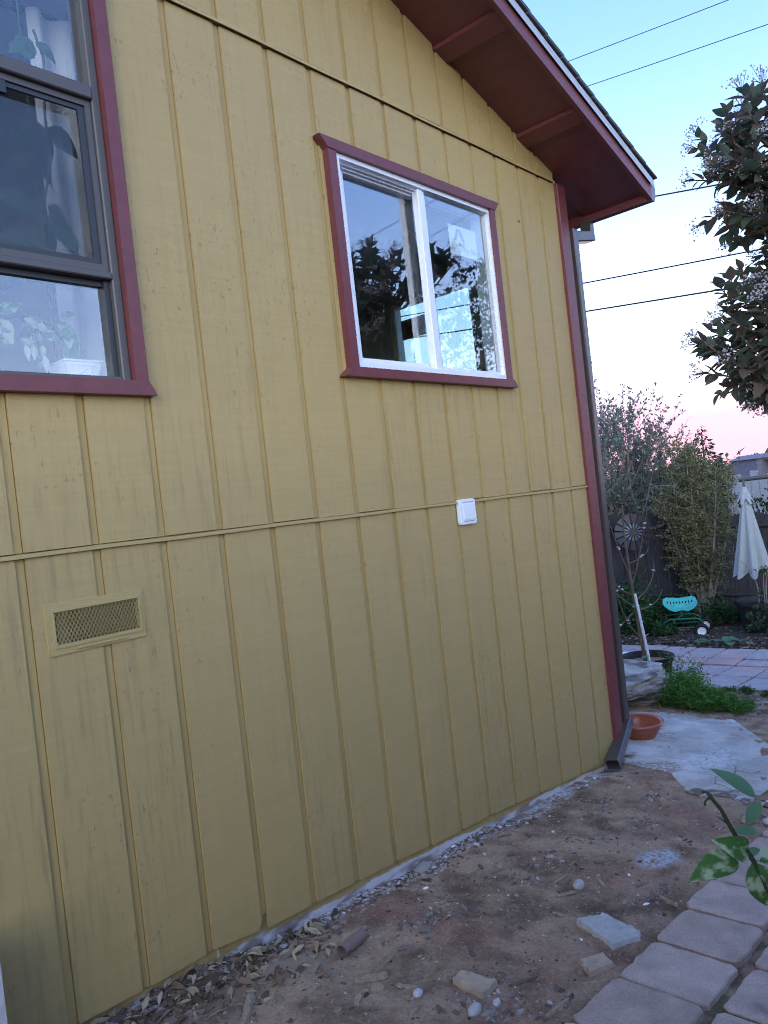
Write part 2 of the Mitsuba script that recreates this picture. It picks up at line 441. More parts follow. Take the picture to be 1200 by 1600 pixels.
def ground_h(x, y):
    z = gz(x)
    P = np.stack([x, y, 0 * x], -1)
    near = (np.abs(x - 2) < 9) & (np.abs(y) < 5)
    amp = np.where(near, 1.0, 0.0)
    onpath = np.clip(1 - np.abs(y + 1.18) / 0.30, 0, 1) ** 0.3 * (x < 2.75)
    bump = 0.036 * (meshkit.fbm(P * 3.0, 3, 1) - 0.5) + 0.016 * (meshkit.fbm(P * 14.0, 3, 5) - 0.5)
    z = z + amp * bump * (1 - 0.85 * onpath) - 0.010 * onpath * amp
    z = z - 0.030 * np.exp(-(y / 0.085) ** 2) * np.clip((x - 0.35) / 0.3, 0, 1) * (x < 2.95)
    under = contains_xy(SLAB.buffer(-0.05), x, y) | ((x > 5.35) & (x < 7.52))
    z = np.where(under & near, gz(x) - 0.035, z)
    far = np.hypot(x, y) > 60
    return np.where(far, z + 0.6 * meshkit.fbm(P * 0.02, 3, 3), z)


def axis(lo, hi, step, far):
    a = np.arange(lo, hi + 1e-9, step)
    g = step * 1.35 ** np.arange(1, 60)
    up = hi + np.cumsum(g); dn = lo - np.cumsum(g)
    return np.r_[dn[dn > -far][::-1], a, up[up < far]]


gx, gy = axis(-0.6, 5.2, 0.016, 3500), axis(-1.5, 0.12, 0.016, 3500)
GX, GY = np.meshgrid(gx, gy, indexing='ij')
GZ = ground_h(GX, GY)
nx, ny = GX.shape
idx = np.arange(nx * ny).reshape(nx, ny)
quads = np.stack([idx[:-1, :-1], idx[1:, :-1], idx[1:, 1:], idx[:-1, 1:]], -1).reshape(-1, 4)
soil_mesh = trimesh.Trimesh(np.c_[GX.ravel(), GY.ravel(), GZ.ravel()], np.vstack([quads[:, :3], quads[:, [0, 2, 3]]]), process=False)
solo('ground', soil_mesh, 'soil', kind='structure', smooth=True)


def on_ground(x, y):
    return float(ground_h(np.array([x]), np.array([y]))[0])


# garden path of square pavers along the wall
path = 'garden_path'
labels[path] = {'kind': 'structure'}
prng = np.random.default_rng(3)


def worn_paver(cx, cy, w, d, thick, slope, rz=0.0, r=prng):
    n = 9
    pts = []
    cs = [(-w / 2, -d / 2), (w / 2, -d / 2), (w / 2, d / 2), (-w / 2, d / 2)]
    for i in range(4):
        a, b = np.array(cs[i]), np.array(cs[(i + 1) % 4])
        for t in np.linspace(0.06, 0.94, n):
            pts.append(a + (b - a) * t + r.normal(0, 0.0016, 2))
    P0 = Polygon(pts)
    for q in cs:
        if r.random() < 0.3:
            k_ = r.uniform(.006, .018)
            P0 = P0.difference(Polygon([np.array(q) + k_ * np.array(v_) * r.uniform(.7, 1.3) for v_ in ((1, 0), (.35, .3), (0, 1), (-1, 0), (0, -1))]).convex_hull)
    P0 = max(polys(P0), key=lambda g: g.area)
    m = []
    outer = np.array(P0.exterior.coords[:-1]); inner = outer * (1 - 0.007 / w)
    k = len(outer)
    V = np.vstack([np.c_[outer, np.full(k, -thick)], np.c_[outer, np.full(k, -0.004)], np.c_[inner, r.normal(0, 0.0006, k)], [[0, 0, 0.0015]]])
    F = []
    for i in range(k):
        j = (i + 1) % k
        F += [(i, j, k + j), (i, k + j, k + i), (k + i, k + j, 2 * k + j), (k + i, 2 * k + j, 2 * k + i), (2 * k + i, 2 * k + j, 3 * k)]
    c, s = math.cos(rz), math.sin(rz)
    V[:, :2] = V[:, :2] @ np.array([[c, s], [-s, c]])
    V[:, 2] += V[:, 0] * (slope + r.normal(0, 0.004)) + V[:, 1] * r.normal(0, 0.006)
    V[:, 0] += cx; V[:, 1] += cy
    return trimesh.Trimesh(V, F, process=False)


for row, (yc, dd) in enumerate([(-1.064, 0.236), (-1.330, 0.24), (-1.585, 0.24)]):
    for i in range(-3, 8):
        xc = 0.894 + i * 0.249 + (0.03 if row else 0)
        if xc > 2.62: continue
        m = worn_paver(xc, yc + prng.normal(0, 0.004), 0.236 + prng.normal(0, 0.003), dd, 0.05, -0.1, prng.normal(0, 0.010))
        m.apply_translation((0, 0, float(gz(xc)) + 0.010 + prng.normal(0, 0.003) - (0.008 if row else 0)))
        part(path, 'paver', m, 'paver')

# concrete pad at the corner of the house
slab_poly = SLAB
sm = slab_xy(slab_poly.buffer(-0.004).buffer(0.004).segmentize(0.06), -0.10, 0.0)
sm.vertices[:, 2] += 0.3 - 0.1 * sm.vertices[:, 0] + 0.003
solo('concrete_pad', sm, 'slab_concrete', kind='structure')

# patio pavers in the back garden
patio = 'patio'
labels[patio] = {'kind': 'structure'}
ax_, ay_ = np.array([0.9985, 0.055]), np.array([-0.055, 0.9985])
for i in range(7):
    for j in range(-3, 9):
        o = np.array([5.42, 0.16]) + ax_ * (0.302 * (i + 0.5)) + ay_ * (0.302 * (j + 0.5))
        if not (-0.9 < o[1] < 3.0): continue
        m = worn_paver(0, 0, 0.288, 0.288, 0.05, -0.1 if o[0] < 6.5 else -0.055, 0.055 + prng.normal(0, 0.008))
        m.apply_translation((o[0], o[1], float(gz(o[0])) + 0.004 + prng.normal(0, 0.003)))
        part(patio, 'paver', m, PAT[[0, 0, 2, 0, 1, 2][int(prng.integers(6))]] if (i, j) not in ((0, 1), (1, 1)) else 'patio_pink')

# ---------------------------------------------------------------- house
house = thing('house', 'yellow ochre house with vertical board siding, dark red trim and a low gable roof', 'house')
P8, GROOVE, ZJ, ZU = 0.2032, 0.0265, 1.5, 3.15
PITCH, CS = 0.327, 4.168                       # soffit line on the wall: z = CS - PITCH x
CX0, CX1 = 3.0, 3.09
roof_z = lambda x, c=CS: c - PITCH * x
BW = (-0.90, 0.350, 1.955, 3.30)               # big window opening
SW = (1.275, 2.330, 2.045, 2.868)              # small window opening
VENT = (0.050, 0.290, 1.262, 1.352)
VENTB = (0.02, 0.36, 1.22, 1.395)
openings = unary_union([sbox(BW[0], BW[2], BW[1], BW[3]), sbox(SW[0], SW[2], SW[1], SW[3]), sbox(VENT[0], VENT[2], VENT[1], VENT[3])])
KZ = {-3: 0.33, -2: 0.32, -1: 0.31, 0: 0.30, 1: 0.286, 2: 0.280, 3: 0.262, 4: 0.246, 5: 0.229, 6: 0.209, 7: 0.186, 8: 0.167, 9: 0.149, 10: 0.125, 11: 0.100, 12: 0.074, 13: 0.055, 14: 0.032, 15: 0.01}


def zbot(x):
    ks = sorted(KZ)
    z = float(np.interp(x, [k * P8 for k in ks], [KZ[k] for k in ks]))
    return z + (0.014 if x < 2.93 * P8 else 0.0)


gable = Polygon([(-2.6, 0), (CX0, 0), (CX0, roof_z(CX0)), (-2.0, roof_z(-2.0)), (-2.6, roof_z(-2.0) - 0.2)])
wall = house + '__wall'
TIERS = [(None, ZJ - 0.0035), (ZJ + 0.0105, ZU - 0.004), (ZU + 0.017, None)]
srng = np.random.default_rng(11)
for t, (za, zb) in enumerate(TIERS):
    for k in range(-9, 15):
        xa, xb = max(k * P8, -1.9), min((k + 1) * P8, CX0)
        if xb - xa < 0.01: continue
        jit = srng.normal(0, 0.0012)
        if za is None:
            z0a, z0b = zbot(xa + 1e-4) + jit, zbot(xb - 1e-4) + jit
        else:
            z0a = z0b = za + jit
        z1a, z1b = (zb, zb) if zb else (roof_z(xa) + 0.03, roof_z(xb) + 0.03)
        if z1a - z0a < 0.02: continue
        q = Polygon([(xa, z0a), (xb, z0b), (xb, z1b), (xa, z1a)])
        if k == 2 and t == 0: q = q.difference(Polygon([(xb - 0.035, z0b - .01), (xb + .01, z0b - .01), (xb + .01, z0b + 0.052), (xb - 0.012, z0b + 0.045), (xb - 0.02, z0b + 0.026), (xb - 0.035, z0b + 0.018)]))
        q = q.difference(openings)
        last = xb >= CX0 - 1e-6
        body = q if last else q.intersection(sbox(xa, -1, xb - GROOVE, 9))
        lip = None if last else q.intersection(sbox(xb - GROOVE - 0.002, -1, xb - 0.0022, 9))
        lift = srng.uniform(0, 0.0012)
        for p_ in polys(body): part(wall, 'plank', slab_xz(p_, -lift, 0.012), 'siding_paint')
        for p_ in (polys(lip) if lip is not None else []): part(wall, 'groove', slab_xz(p_, 0.0060, 0.0135), 'groove_paint')
back = gable.union(Polygon([(CX0 - .1, 0), (3.06, 0), (3.06, roof_z(3.06)), (CX0 - .1, roof_z(2.9))]))
back = back.intersection(Polygon([(-2.6, 0.32), (0.6, 0.30), (3.08, 0.06), (3.08, 9), (-2.6, 9)])).difference(openings).difference(sbox(VENTB[0], VENTB[2], VENTB[1], VENTB[3]))
part(house, 'sheathing', slab_xz(back, 0.0145, 0.10), 'raw_wood')
for z, d in ((ZJ, 0.011), (ZU, 0.013)):
    segs = [(-1.9, CX0 - 0.001)] if z > ZJ and z < 1.6 or z == ZJ else [(0.41, CX0 - 0.001)]
    for a, b in segs:
        prof = [(-d, -0.003), (-d, 0.0062), (0.012, 0.0085), (0.012, 0.0045), (-d + 0.002, 0.0022), (-d + 0.002, -0.003)]
        V = np.array([(x, p[0], z + p[1]) for x in np.linspace(a, b, 24) for p in prof])
        V[:, 2] += 0.0012 * np.sin(V[:, 0] * 9.0)
        F, n = [], len(prof)
        for i in range(23):
            for j in range(n):
                k = (j + 1) % n
                F += [(i * n + j, (i + 1) * n + j, (i + 1) * n + k), (i * n + j, (i + 1) * n + k, i * n + k)]
        part(wall, 'flashing', trimesh.Trimesh(V, F, process=True), 'flashing_paint')
fpoly = Polygon([(-2.6, -0.2), (3.05, -0.3), (3.05, 0.10), (0.6, 0.33), (-2.6, 0.35)])
fm = slab_xz(fpoly.segmentize(0.08), 0.018, 0.2)
part(house, 'foundation', fm, 'foundation_concrete')
part(house, 'corner_board', cham(CX0, CX1, -0.021, 0.004, 0.03, roof_z(CX1) - 0.012), 'maroon_paint')
east_open = Polygon([(0.60, 2.22), (1.225, 2.22), (1.225, 2.795), (0.60, 2.795)])


def slab_yz(g, x0, x1):
    out = []
    for p in polys(g):
        m = trimesh.creation.extrude_polygon(p, x1 - x0, engine='earcut')
        v = m.vertices.copy()
        out.append(trimesh.Trimesh(np.c_[x0 + v[:, 2], v[:, 0], v[:, 1]], m.faces, process=False))
    return cat_(out)


part(house, 'side_wall', slab_yz(sbox(0.105, 0.0, 4.5, roof_z(3.09) - 0.01).difference(east_open), 2.985, 3.086), 'siding_paint')
part(house, 'side_corner_board', cham(CX1 - 0.003, CX1 + 0.003, -0.014, 0.085, 0.03, roof_z(CX1) - 0.02), 'maroon_paint')
part(house, 'rear_wall', bx(-2.6, 3.08, 4.5, 4.6, 0, 3.15), 'siding_paint')
part(house, 'far_side_wall', bx(-2.7, -2.6, 0.0, 4.6, 0, 4.3), 'siding_paint')
# rooms behind the two windows
for nm, (x0, x1, y1) in (('room', (0.95, 2.98, 3.4)), ('room', (-1.6, 0.90, 3.2))):
    r = trimesh.creation.box((x1 - x0, y1 - 0.105, 1.75))
    r.apply_translation(((x0 + x1) / 2, (0.105 + y1) / 2, 1.45 + 1.75 / 2))
    cen = r.triangles_center
    drop = np.abs(cen[:, 1] - 0.105) < 1e-6
    if x1 > 2: drop |= np.abs(cen[:, 0] - x1) < 1e-6
    r.update_faces(~drop)
    r.invert()
    part(house, 'room', r, 'room_paint')
    front = sbox(x0, 1.45, x1, 3.2).difference(openings)
    part(house, 'inner_wall', slab_xz(front, 0.1015, 0.1045), 'room_paint')
inn = sbox(0.1, 1.45, 3.4, 3.2).difference(east_open)
part(house, 'inner_side_wall', slab_yz(inn, 2.975, 2.983), 'room_paint')

# roof: decking, lookouts, rake board, drip edge, shingle courses, gutter, downspout
Y0, Y1, XR, XE = -0.355, 4.9, -2.6, 3.46


def sloped(x0, x1, y0, y1, c0, c1):
    V = [(x, y, c - PITCH * x) for x in (x0, x1) for y in (y0, y1) for c in (c0, c1)]
    return trimesh.convex.convex_hull(np.array(V))


roof = house + '__roof'
for xa, xb in ((2.749, 3.42), (2.109, 2.7475), (1.469, 2.1075), (0.829, 1.4675), (0.1, 0.8275), (-2.6, 0.0985)):
    part(roof, 'soffit_panel', sloped(xa, xb, Y0 + 0.024, 0.04, CS + 0.020, CS + 0.036), 'maroon_paint')
part(roof, 'decking', sloped(XR, XE, Y0 + 0.002, Y1, CS + 0.037, CS + 0.060), 'maroon_paint')
part(roof, 'rear_slope', trimesh.convex.convex_hull(np.array([(x, y, CS + 0.04 + dz - PITCH * XR - abs(x - XR) * PITCH) for x in (XR, -8.5) for y in (Y0, Y1) for dz in (0, 0.03)])), 'shingle')
for x in (2.66, 2.02, 1.38, 0.74, 0.1):
    part(roof, 'lookout', sloped(x, x + 0.088, Y0 + 0.026, 0.012, CS + 0.001, CS + 0.0195), 'maroon_paint')
rake = sloped(XR, 3.44, Y0, Y0 + 0.022, CS - 0.004, CS + 0.072)
part(roof, 'rake_board', rake, 'maroon_paint')
part(roof, 'drip_edge', cat_([sloped(XR, 3.465, Y0 - 0.012, Y0 - 0.010, CS + 0.066, CS + 0.106), sloped(XR, 3.465, Y0 - 0.010, Y0 + 0.06, CS + 0.101, CS + 0.106)]), 'drip_metal')
for i in range(44):
    x1 = 3.485 - i * 0.14
    for j in range(1):
        m = sloped(x1 - 0.30, x1, Y0 - 0.024, Y1, CS + 0.110, CS + 0.119)
        v = m.vertices.copy()
        v[:, 2] += 0.010 * (v[:, 0] - (x1 - 0.30)) / 0.30 * 1.6
        m = trimesh.convex.convex_hull(v)
        part(roof, 'shingle', m, 'shingle')
part(house, 'eave_board', bx(3.42, 3.439, Y0 + 0.024, Y1, 3.03, 3.125), 'maroon_paint')
g0 = Polygon([(3.441, 3.034), (3.478, 3.034), (3.500, 3.07), (3.500, 3.135), (3.490, 3.135), (3.490, 3.072), (3.472, 3.042), (3.449, 3.042), (3.449, 3.135), (3.441, 3.135)])
gm = slab_xz(g0, Y0 + 0.004, Y1)
gcap = slab_xz(Polygon([(3.441, 3.034), (3.478, 3.034), (3.500, 3.07), (3.500, 3.135), (3.441, 3.135)]), Y0 + 0.001, Y0 + 0.004)
gutter = part(house, 'gutter', cat_([gm, gcap]), 'brown_gutter')


def pipe_run(p0, p1, a, b, side=(0, 1, 0), hollow=False):
    """A rectangular downspout piece from p0 to p1; a across, b along side."""
    p0, p1 = np.array(p0, float), np.array(p1, float)
    d = (p1 - p0) / np.linalg.norm(p1 - p0)
    s = np.array(side, float); s -= d * (s @ d); s /= np.linalg.norm(s)
    o = np.cross(d, s)
    def ring(p, k=0.0):
        c = 0.006
        pts = []
        for u, v in ((1, 1), (-1, 1), (-1, -1), (1, -1)):
            au, bv = u * (a / 2 - k), v * (b / 2 - k)
            pts += [p + o * (au - u * c) + s * bv, p + o * au + s * (bv - v * c)] if u * v < 0 else [p + o * au + s * (bv - v * c), p + o * (au - u * c) + s * bv]
        return pts
    V = ring(p0) + ring(p1)
    F = []
    for j in range(8):
        k = (j + 1) % 8
        F += [(j, k, 8 + k), (j, 8 + k, 8 + j)]
    if hollow:
        V += ring(p1, 0.004) + ring(p0 + d * 0.02, 0.004)
        for j in range(8):
            k = (j + 1) % 8
            F += [(8 + j, 8 + k, 16 + k), (8 + j, 16 + k, 16 + j), (16 + j, 16 + k, 24 + k), (16 + j, 24 + k, 24 + j)]
    else:
        F += [(8, 8 + j, 9 + j) for j in range(1, 7)]
    F += [(0, j + 1, j) for j in range(1, 7)]
    m = trimesh.Trimesh(np.array(V), F, process=False)
    m.fix_normals()
    return m


ds = house + '__downspout'
part(ds, 'drop_outlet', bx(3.405, 3.452, 0.004, 0.066, 2.955, 3.04), 'brown_gutter')
part(ds, 'offset_elbow', pipe_run((3.452, 0.036, 2.955), (3.205, 0.036, 2.905), 0.060, 0.066), 'brown_gutter')
part(ds, 'pipe', pipe_run((3.209, 0.034, 2.945), (3.196, 0.030, 0.125), 0.052, 0.068), 'brown_gutter')
for a_, b_ in (((3.2065, 0.034, 2.20), (3.2063, 0.034, 2.185)), ((3.2015, 0.032, 1.30), (3.2013, 0.032, 1.285))):
    part(ds, 'collar', pipe_run(a_, b_, 0.057, 0.073), 'brown_gutter')
part(ds, 'outlet_elbow', pipe_run((3.225, 0.022, 0.150), (2.84, -0.065, 0.040), 0.056, 0.070, side=(0.2, 1, 0), hollow=True), 'brown_gutter')

# --- small sliding window
win = house + '__window'
TY0, TY1 = -0.030, 0.010


def frame_piece(poly, y0=TY0, y1=TY1):
    return slab_xz(Polygon(poly), y0, y1)


x0, x1, z0, z1 = SW
part(win, 'head_trim', frame_piece([(1.192, 2.893), (2.366, 2.893), (2.334, 2.853), (1.234, 2.853)], -0.034), 'maroon_paint')
part(win, 'sill_trim', frame_piece([(1.234, 2.047), (2.334, 2.047), (2.366, 2.012), (1.196, 2.012)], -0.036), 'maroon_paint')
part(win, 'side_trim', frame_piece([(1.234, 2.0475), (1.276, 2.0475), (1.276, 2.8525), (1.234, 2.8525)]), 'maroon_paint')
part(win, 'side_trim', frame_piece([(2.294, 2.0475), (2.331, 2.0475), (2.331, 2.8525), (2.294, 2.8525)]), 'maroon_paint')


def ring_xz(o, i, y0, y1):
    return slab_xz(sbox(o[0], o[2], o[1], o[3]).difference(sbox(i[0], i[2], i[1], i[3])), y0, y1)


WX0, WX1, WZ0, WZ1 = 1.277, 2.329, 2.048, 2.866
part(win, 'frame', cat_([ring_xz((WX0, WX1, WZ0, WZ1), (WX0 + .024, WX1 - .044, WZ0 + .022, WZ1 - .031), -0.018, 0.085),
                         bx(WX0 + .02, 1.80, 0.002, 0.006, WZ1 - .038, WZ1 - .0305), bx(WX0 + .02, 1.80, 0.016, 0.020, WZ1 - .044, WZ1 - .0305),
                         bx(WX0 + .02, WX1 - .02, -0.004, 0.004, WZ0 + .0215, WZ0 + .030)]), 'white_vinyl')
part(win, 'meeting_rail', cat_([cham(1.772, 1.802, -0.010, 0.024, WZ0 + .0225, WZ1 - .0315), cham(1.8025, 1.822, -0.005, 0.024, WZ0 + .0225, WZ1 - .0315, .002)]), 'white_vinyl')
part(win, 'fixed_sash', ring_xz((1.8225, WX1 - .0445, WZ0 + .0305, WZ1 - .0315), (1.8225, 2.2838, 2.084, 2.8338), -0.004, 0.022), 'white_vinyl')
part(win, 'sliding_sash', ring_xz((WX0 + .0245, 1.870, WZ0 + .0225, WZ1 - .0315), (1.362, 1.836, 2.100, 2.815), 0.030, 0.060), 'white_vinyl')


def pane(x0, x1, y, z0, z1):
    return trimesh.Trimesh([(x0, y, z0), (x1, y, z0), (x1, y, z1), (x0, y, z1)], [(0, 1, 2), (0, 2, 3)], process=False)


part(win, 'pane', pane(1.8225, 2.2845, 0.002, 2.083, 2.8345), 'glass_new')
part(win, 'pane', pane(1.361, 1.837, 0.045, 2.099, 2.816), 'glass_new')
# maker's sticker on the inside of the fixed pane
st = win + '__sticker'
YS = 0.0045
part(win, 'sticker', slab_xz(sbox(1.985, 2.602, 2.196, 2.735), YS, YS + 0.0006), 'paper', label='white paper sticker with grey printing on the window glass')
tm = meshkit.text_mesh('Ply Gem', 0.026, 0.0004)
tm.apply_transform(np.array([[1, 0, 0, 2.076], [0, 0, 1, YS - 0.001], [0, 1, 0, 2.620], [0, 0, 0, 1.0]]))
tm.invert()
tri = Polygon([(2.045, 2.722), (2.075, 2.722), (2.108, 2.668), (2.084, 2.668), (2.058, 2.707), (2.042, 2.668), (2.022, 2.668)])
pr = cat_([tm, slab_xz(tri, YS - 0.001, YS - 0.0006), slab_xz(sbox(2.052, 2.642, 2.098, 2.660), YS - 0.001, YS - 0.0006)])
part(win + '__sticker', 'print', pr, 'print_grey') if False else part(win, 'sticker_print', pr, 'print_grey')

# --- side (east) window seen through the small one
win2 = house + '__side_window'
YA, YB, ZA, ZB = 0.60, 1.225, 2.22, 2.795
part(win2, 'frame', slab_yz(sbox(YA + .0005, ZA + .0005, YB - .0005, ZB - .0005).difference(sbox(YA + .02, ZA + .03, YB - .02, ZB - .02)), 3.0, 3.06), 'white_vinyl')
part(win2, 'pane', trimesh.Trimesh([(3.03, YA + .019, ZA + .029), (3.03, YB - .019, ZA + .029), (3.03, YB - .019, ZB - .019), (3.03, YA + .019, ZB - .019)], [(0, 1, 2), (0, 2, 3)], process=False), 'glass_plain')
part(win2, 'sticker', bx(3.022, 3.023, 0.980, 1.180, 2.565, 2.690), 'print_dark', label='dark rectangular sticker on the glass of the far side window')

# --- large window on the left
big = house + '__large_window'
bx0, bx1, bz0, bz1 = BW
part(big, 'side_trim', frame_piece([(bx1, 1.9555), (bx1 + .037, 1.9555), (bx1 + .037, 3.36), (bx1, 3.36)]), 'maroon_paint')
part(big, 'sill_trim', frame_piece([(-1.0, 1.955), (bx1 + .037, 1.955), (bx1 + .060, 1.914), (-1.0, 1.914)], -0.033), 'maroon_paint')
part(big, 'head_trim', frame_piece([(-0.97, 3.301), (bx1 - .001, 3.301), (bx1 - .001, 3.36), (-0.97, 3.36)]), 'maroon_paint')
part(big, 'side_trim', frame_piece([(bx0 - .04, 1.9555), (bx0, 1.9555), (bx0, 3.30), (bx0 - .04, 3.30)]), 'maroon_paint')
part(big, 'jamb', cham(0.324, bx1 - .0005, -0.006, 0.07, bz0, bz1 - .001), 'bronze_metal')
part(big, 'jamb', cham(bx0 + .0005, bx0 + .026, -0.006, 0.07, bz0, bz1 - .001), 'bronze_metal')
part(big, 'rail', cham(bx0 + .0265, 0.3235, -0.012, 0.055, 2.746, 2.784), 'bronze_metal')
part(big, 'rail', cham(bx0 + .0265, 0.3235, -0.010, 0.055, 2.242, 2.262), 'bronze_metal')
part(big, 'bottom_rail', cham(bx0 + .0265, 0.3235, -0.004, 0.055, bz0 + .0005, bz0 + .014), 'bronze_metal')
part(big, 'top_rail', cham(bx0 + .0265, 0.3235, -0.004, 0.055, bz1 - .03, bz1 - .001), 'bronze_metal')
part(big, 'bead', cat_([bx(0.306, 0.3232, 0.012, 0.05, bz0 + .015, 2.2405), bx(bx0 + .027, 0.305, 0.02, 0.05, 2.2255, 2.2405)]), 'dark_metal')
part(big, 'sash', ring_xz((bx0 + .027, 0.3225, 2.2635, 2.7445), (bx0 + .045, 0.306, 2.284, 2.728), 0.004, 0.020), 'bronze_metal')
part(big, 'screen_frame', ring_xz((bx0 + .046, 0.3055, 2.2845, 2.7275), (bx0 + .06, 0.286, 2.300, 2.714), 0.010, 0.018), 'dark_metal')
part(big, 'latch', bx(0.070, 0.092, 0.004, 0.019, 2.694, 2.726), 'dark_metal')
part(big, 'insect_screen', pane(bx0 + .058, 0.288, 0.014, 2.298, 2.716), 'screen_mesh')
part(big, 'pane', pane(bx0 + .026, 0.324, 0.026, 2.784, bz1 - .03), 'glass_old')
part(big, 'pane', pane(bx0 + .045, 0.307, 0.036, 2.283, 2.730), 'glass_old')
part(big, 'pane', pane(bx0 + .026, 0.324, 0.030, bz0 + .0135, 2.2425), 'glass_low')
part(big, 'inner_sill', bx(bx0, 0.345, 0.07, 0.32, 1.90, 1.945), 'white_vinyl')


def cloth(xa, xb, y, za, zb, folds, amp, seed):
    r = np.random.default_rng(seed)
    xs, zs = np.linspace(xa, xb, 60), np.linspace(za, zb, 10)
    X, Z = np.meshgrid(xs, zs, indexing='ij')
    ph = r.uniform(0, 6)
    Y = y + amp * np.sin((X - xa) / (xb - xa) * folds * 2 * np.pi + ph + 0.4 * np.sin(Z * 2)) + 0.4 * amp * np.sin((X - xa) * 71 + Z)
    i = np.arange(600).reshape(60, 10)
    q = np.stack([i[:-1, :-1], i[1:, :-1], i[1:, 1:], i[:-1, 1:]], -1).reshape(-1, 4)
    return trimesh.Trimesh(np.c_[X.ravel(), Y.ravel(), Z.ravel()], np.vstack([q[:, :3], q[:, [0, 2, 3]]]), process=False)


cur = thing('curtain', 'white curtain hanging behind the glass of the large left window', 'curtain')
part(cur, 'panel', cloth(0.330, 0.55, 0.33, 1.95, 3.18, 2, 0.016, 1), 'curtain_cloth', smooth=True)
part(cur, 'rod', tube([(-1.2, 0.36, 3.19), (0.55, 0.36, 3.19)], 0.012), 'dark_metal')

# --- foundation vent
vent = house + '__vent'
part(vent, 'frame', cat_([ring_xz((0.030, 0.304, 1.240, 1.372), (0.050, 0.290, 1.262, 1.354), -0.006, 0.002), ring_xz((0.046, 0.294, 1.257, 1.357), (0.0515, 0.2885, 1.266, 1.350), -0.010, -0.0065),
                          bx(0.1, 0.24, -0.011, -0.0062, 1.247, 1.250)]), 'flashing_paint')
bars = []
pit = 0.0105
clip = sbox(0.0512, 1.2655, 0.2888, 1.3505)
for sgn in (1, -1):
    for i in range(-16, 60):
        xa = 0.05 + i * pit
        ln = Polygon([(xa, 1.26), (xa + .0025, 1.26), (xa + .0025 + sgn * 0.055, 1.26 + 0.095), (xa + sgn * 0.055, 1.26 + 0.095)])
        g = ln.intersection(clip)
        if polys(g): bars.append(slab_xz(g, -0.004 + 0.0006 * sgn, -0.0034 + 0.0006 * sgn))
part(vent, 'mesh', cat_(bars), 'flashing_paint', kind='stuff')
cav = bx(-2.4, 2.9, 0.101, 3.0, 0.45, 1.43)
part(house, 'crawl_space', slab_xz(sbox(-2.4, 0.45, 2.9, 1.43).difference(sbox(VENTB[0], VENTB[2], VENTB[1], VENTB[3])), 0.1005, 0.104), 'raw_wood')
cav.update_faces(np.abs(cav.triangles_center[:, 1] - 0.101) > 1e-6); cav.invert()
part(house, 'crawl_space', cav, 'raw_wood')
part(vent, 'stud', bx(0.105, 0.135, 0.105, 0.145, 1.20, 1.42), 'raw_wood')
# nail hole in the siding near the corner
part(house, 'bolt_hole', move(tube([(0, 0, 0), (0, 0.004, 0)], 0.006, 10), 2.592, -0.0035, 2.862), 'dark_metal')

# --- white plastic box by the joint
plate = thing('cover_plate', 'white rounded plastic cover plate fixed on the yellow siding at the horizontal joint', 'cover plate')
rr = sbox(1.814, 1.404, 1.930, 1.513).buffer(-0.012).buffer(0.012)
part(plate, 'base', cat_([slab_xz(rr, -0.016, 0.0), slab_xz(rr.buffer(-0.003), -0.019, -0.016)]), 'white_plastic')
part(plate, 'lid', cham(1.832, 1.917, -0.0225, -0.0191, 1.424, 1.494, 0.002), 'white_plastic')
for z in (1.4975, 1.4155):
    part(plate, 'slot', bx(1.834, 1.915, -0.0200, -0.0192, z, z + 0.0045), 'print_grey')

# pale rendered block at the left edge of the picture
blk = sbox(-0.62, -0.2, -0.214, 0.653).buffer(-0.02).buffer(0.02)
bm = slab_xz(blk.segmentize(0.05), -0.15, -0.012)
solo('rendered_block', bm, 'pale_plaster', 'pale rough rendered block standing against the yellow wall at the left edge', 'block')

# ---------------------------------------------------------------- plants behind the large window
r5 = np.random.default_rng(5)
LEAFB = leaf_template(0.34, 0.25, 0.22, 6)
LEAFN = leaf_template(0.22, 0.3, 0.15, 5)
LEAFW = leaf_template(0.40, 0.15, 0.30, 7)


def one_leaf(p, d, size, t=LEAFB, roll=0.0, up=None):
    m, _ = scatter(t, np.array([p], float), frames(np.array([d], float), up, np.array([roll])), [size])
    return m


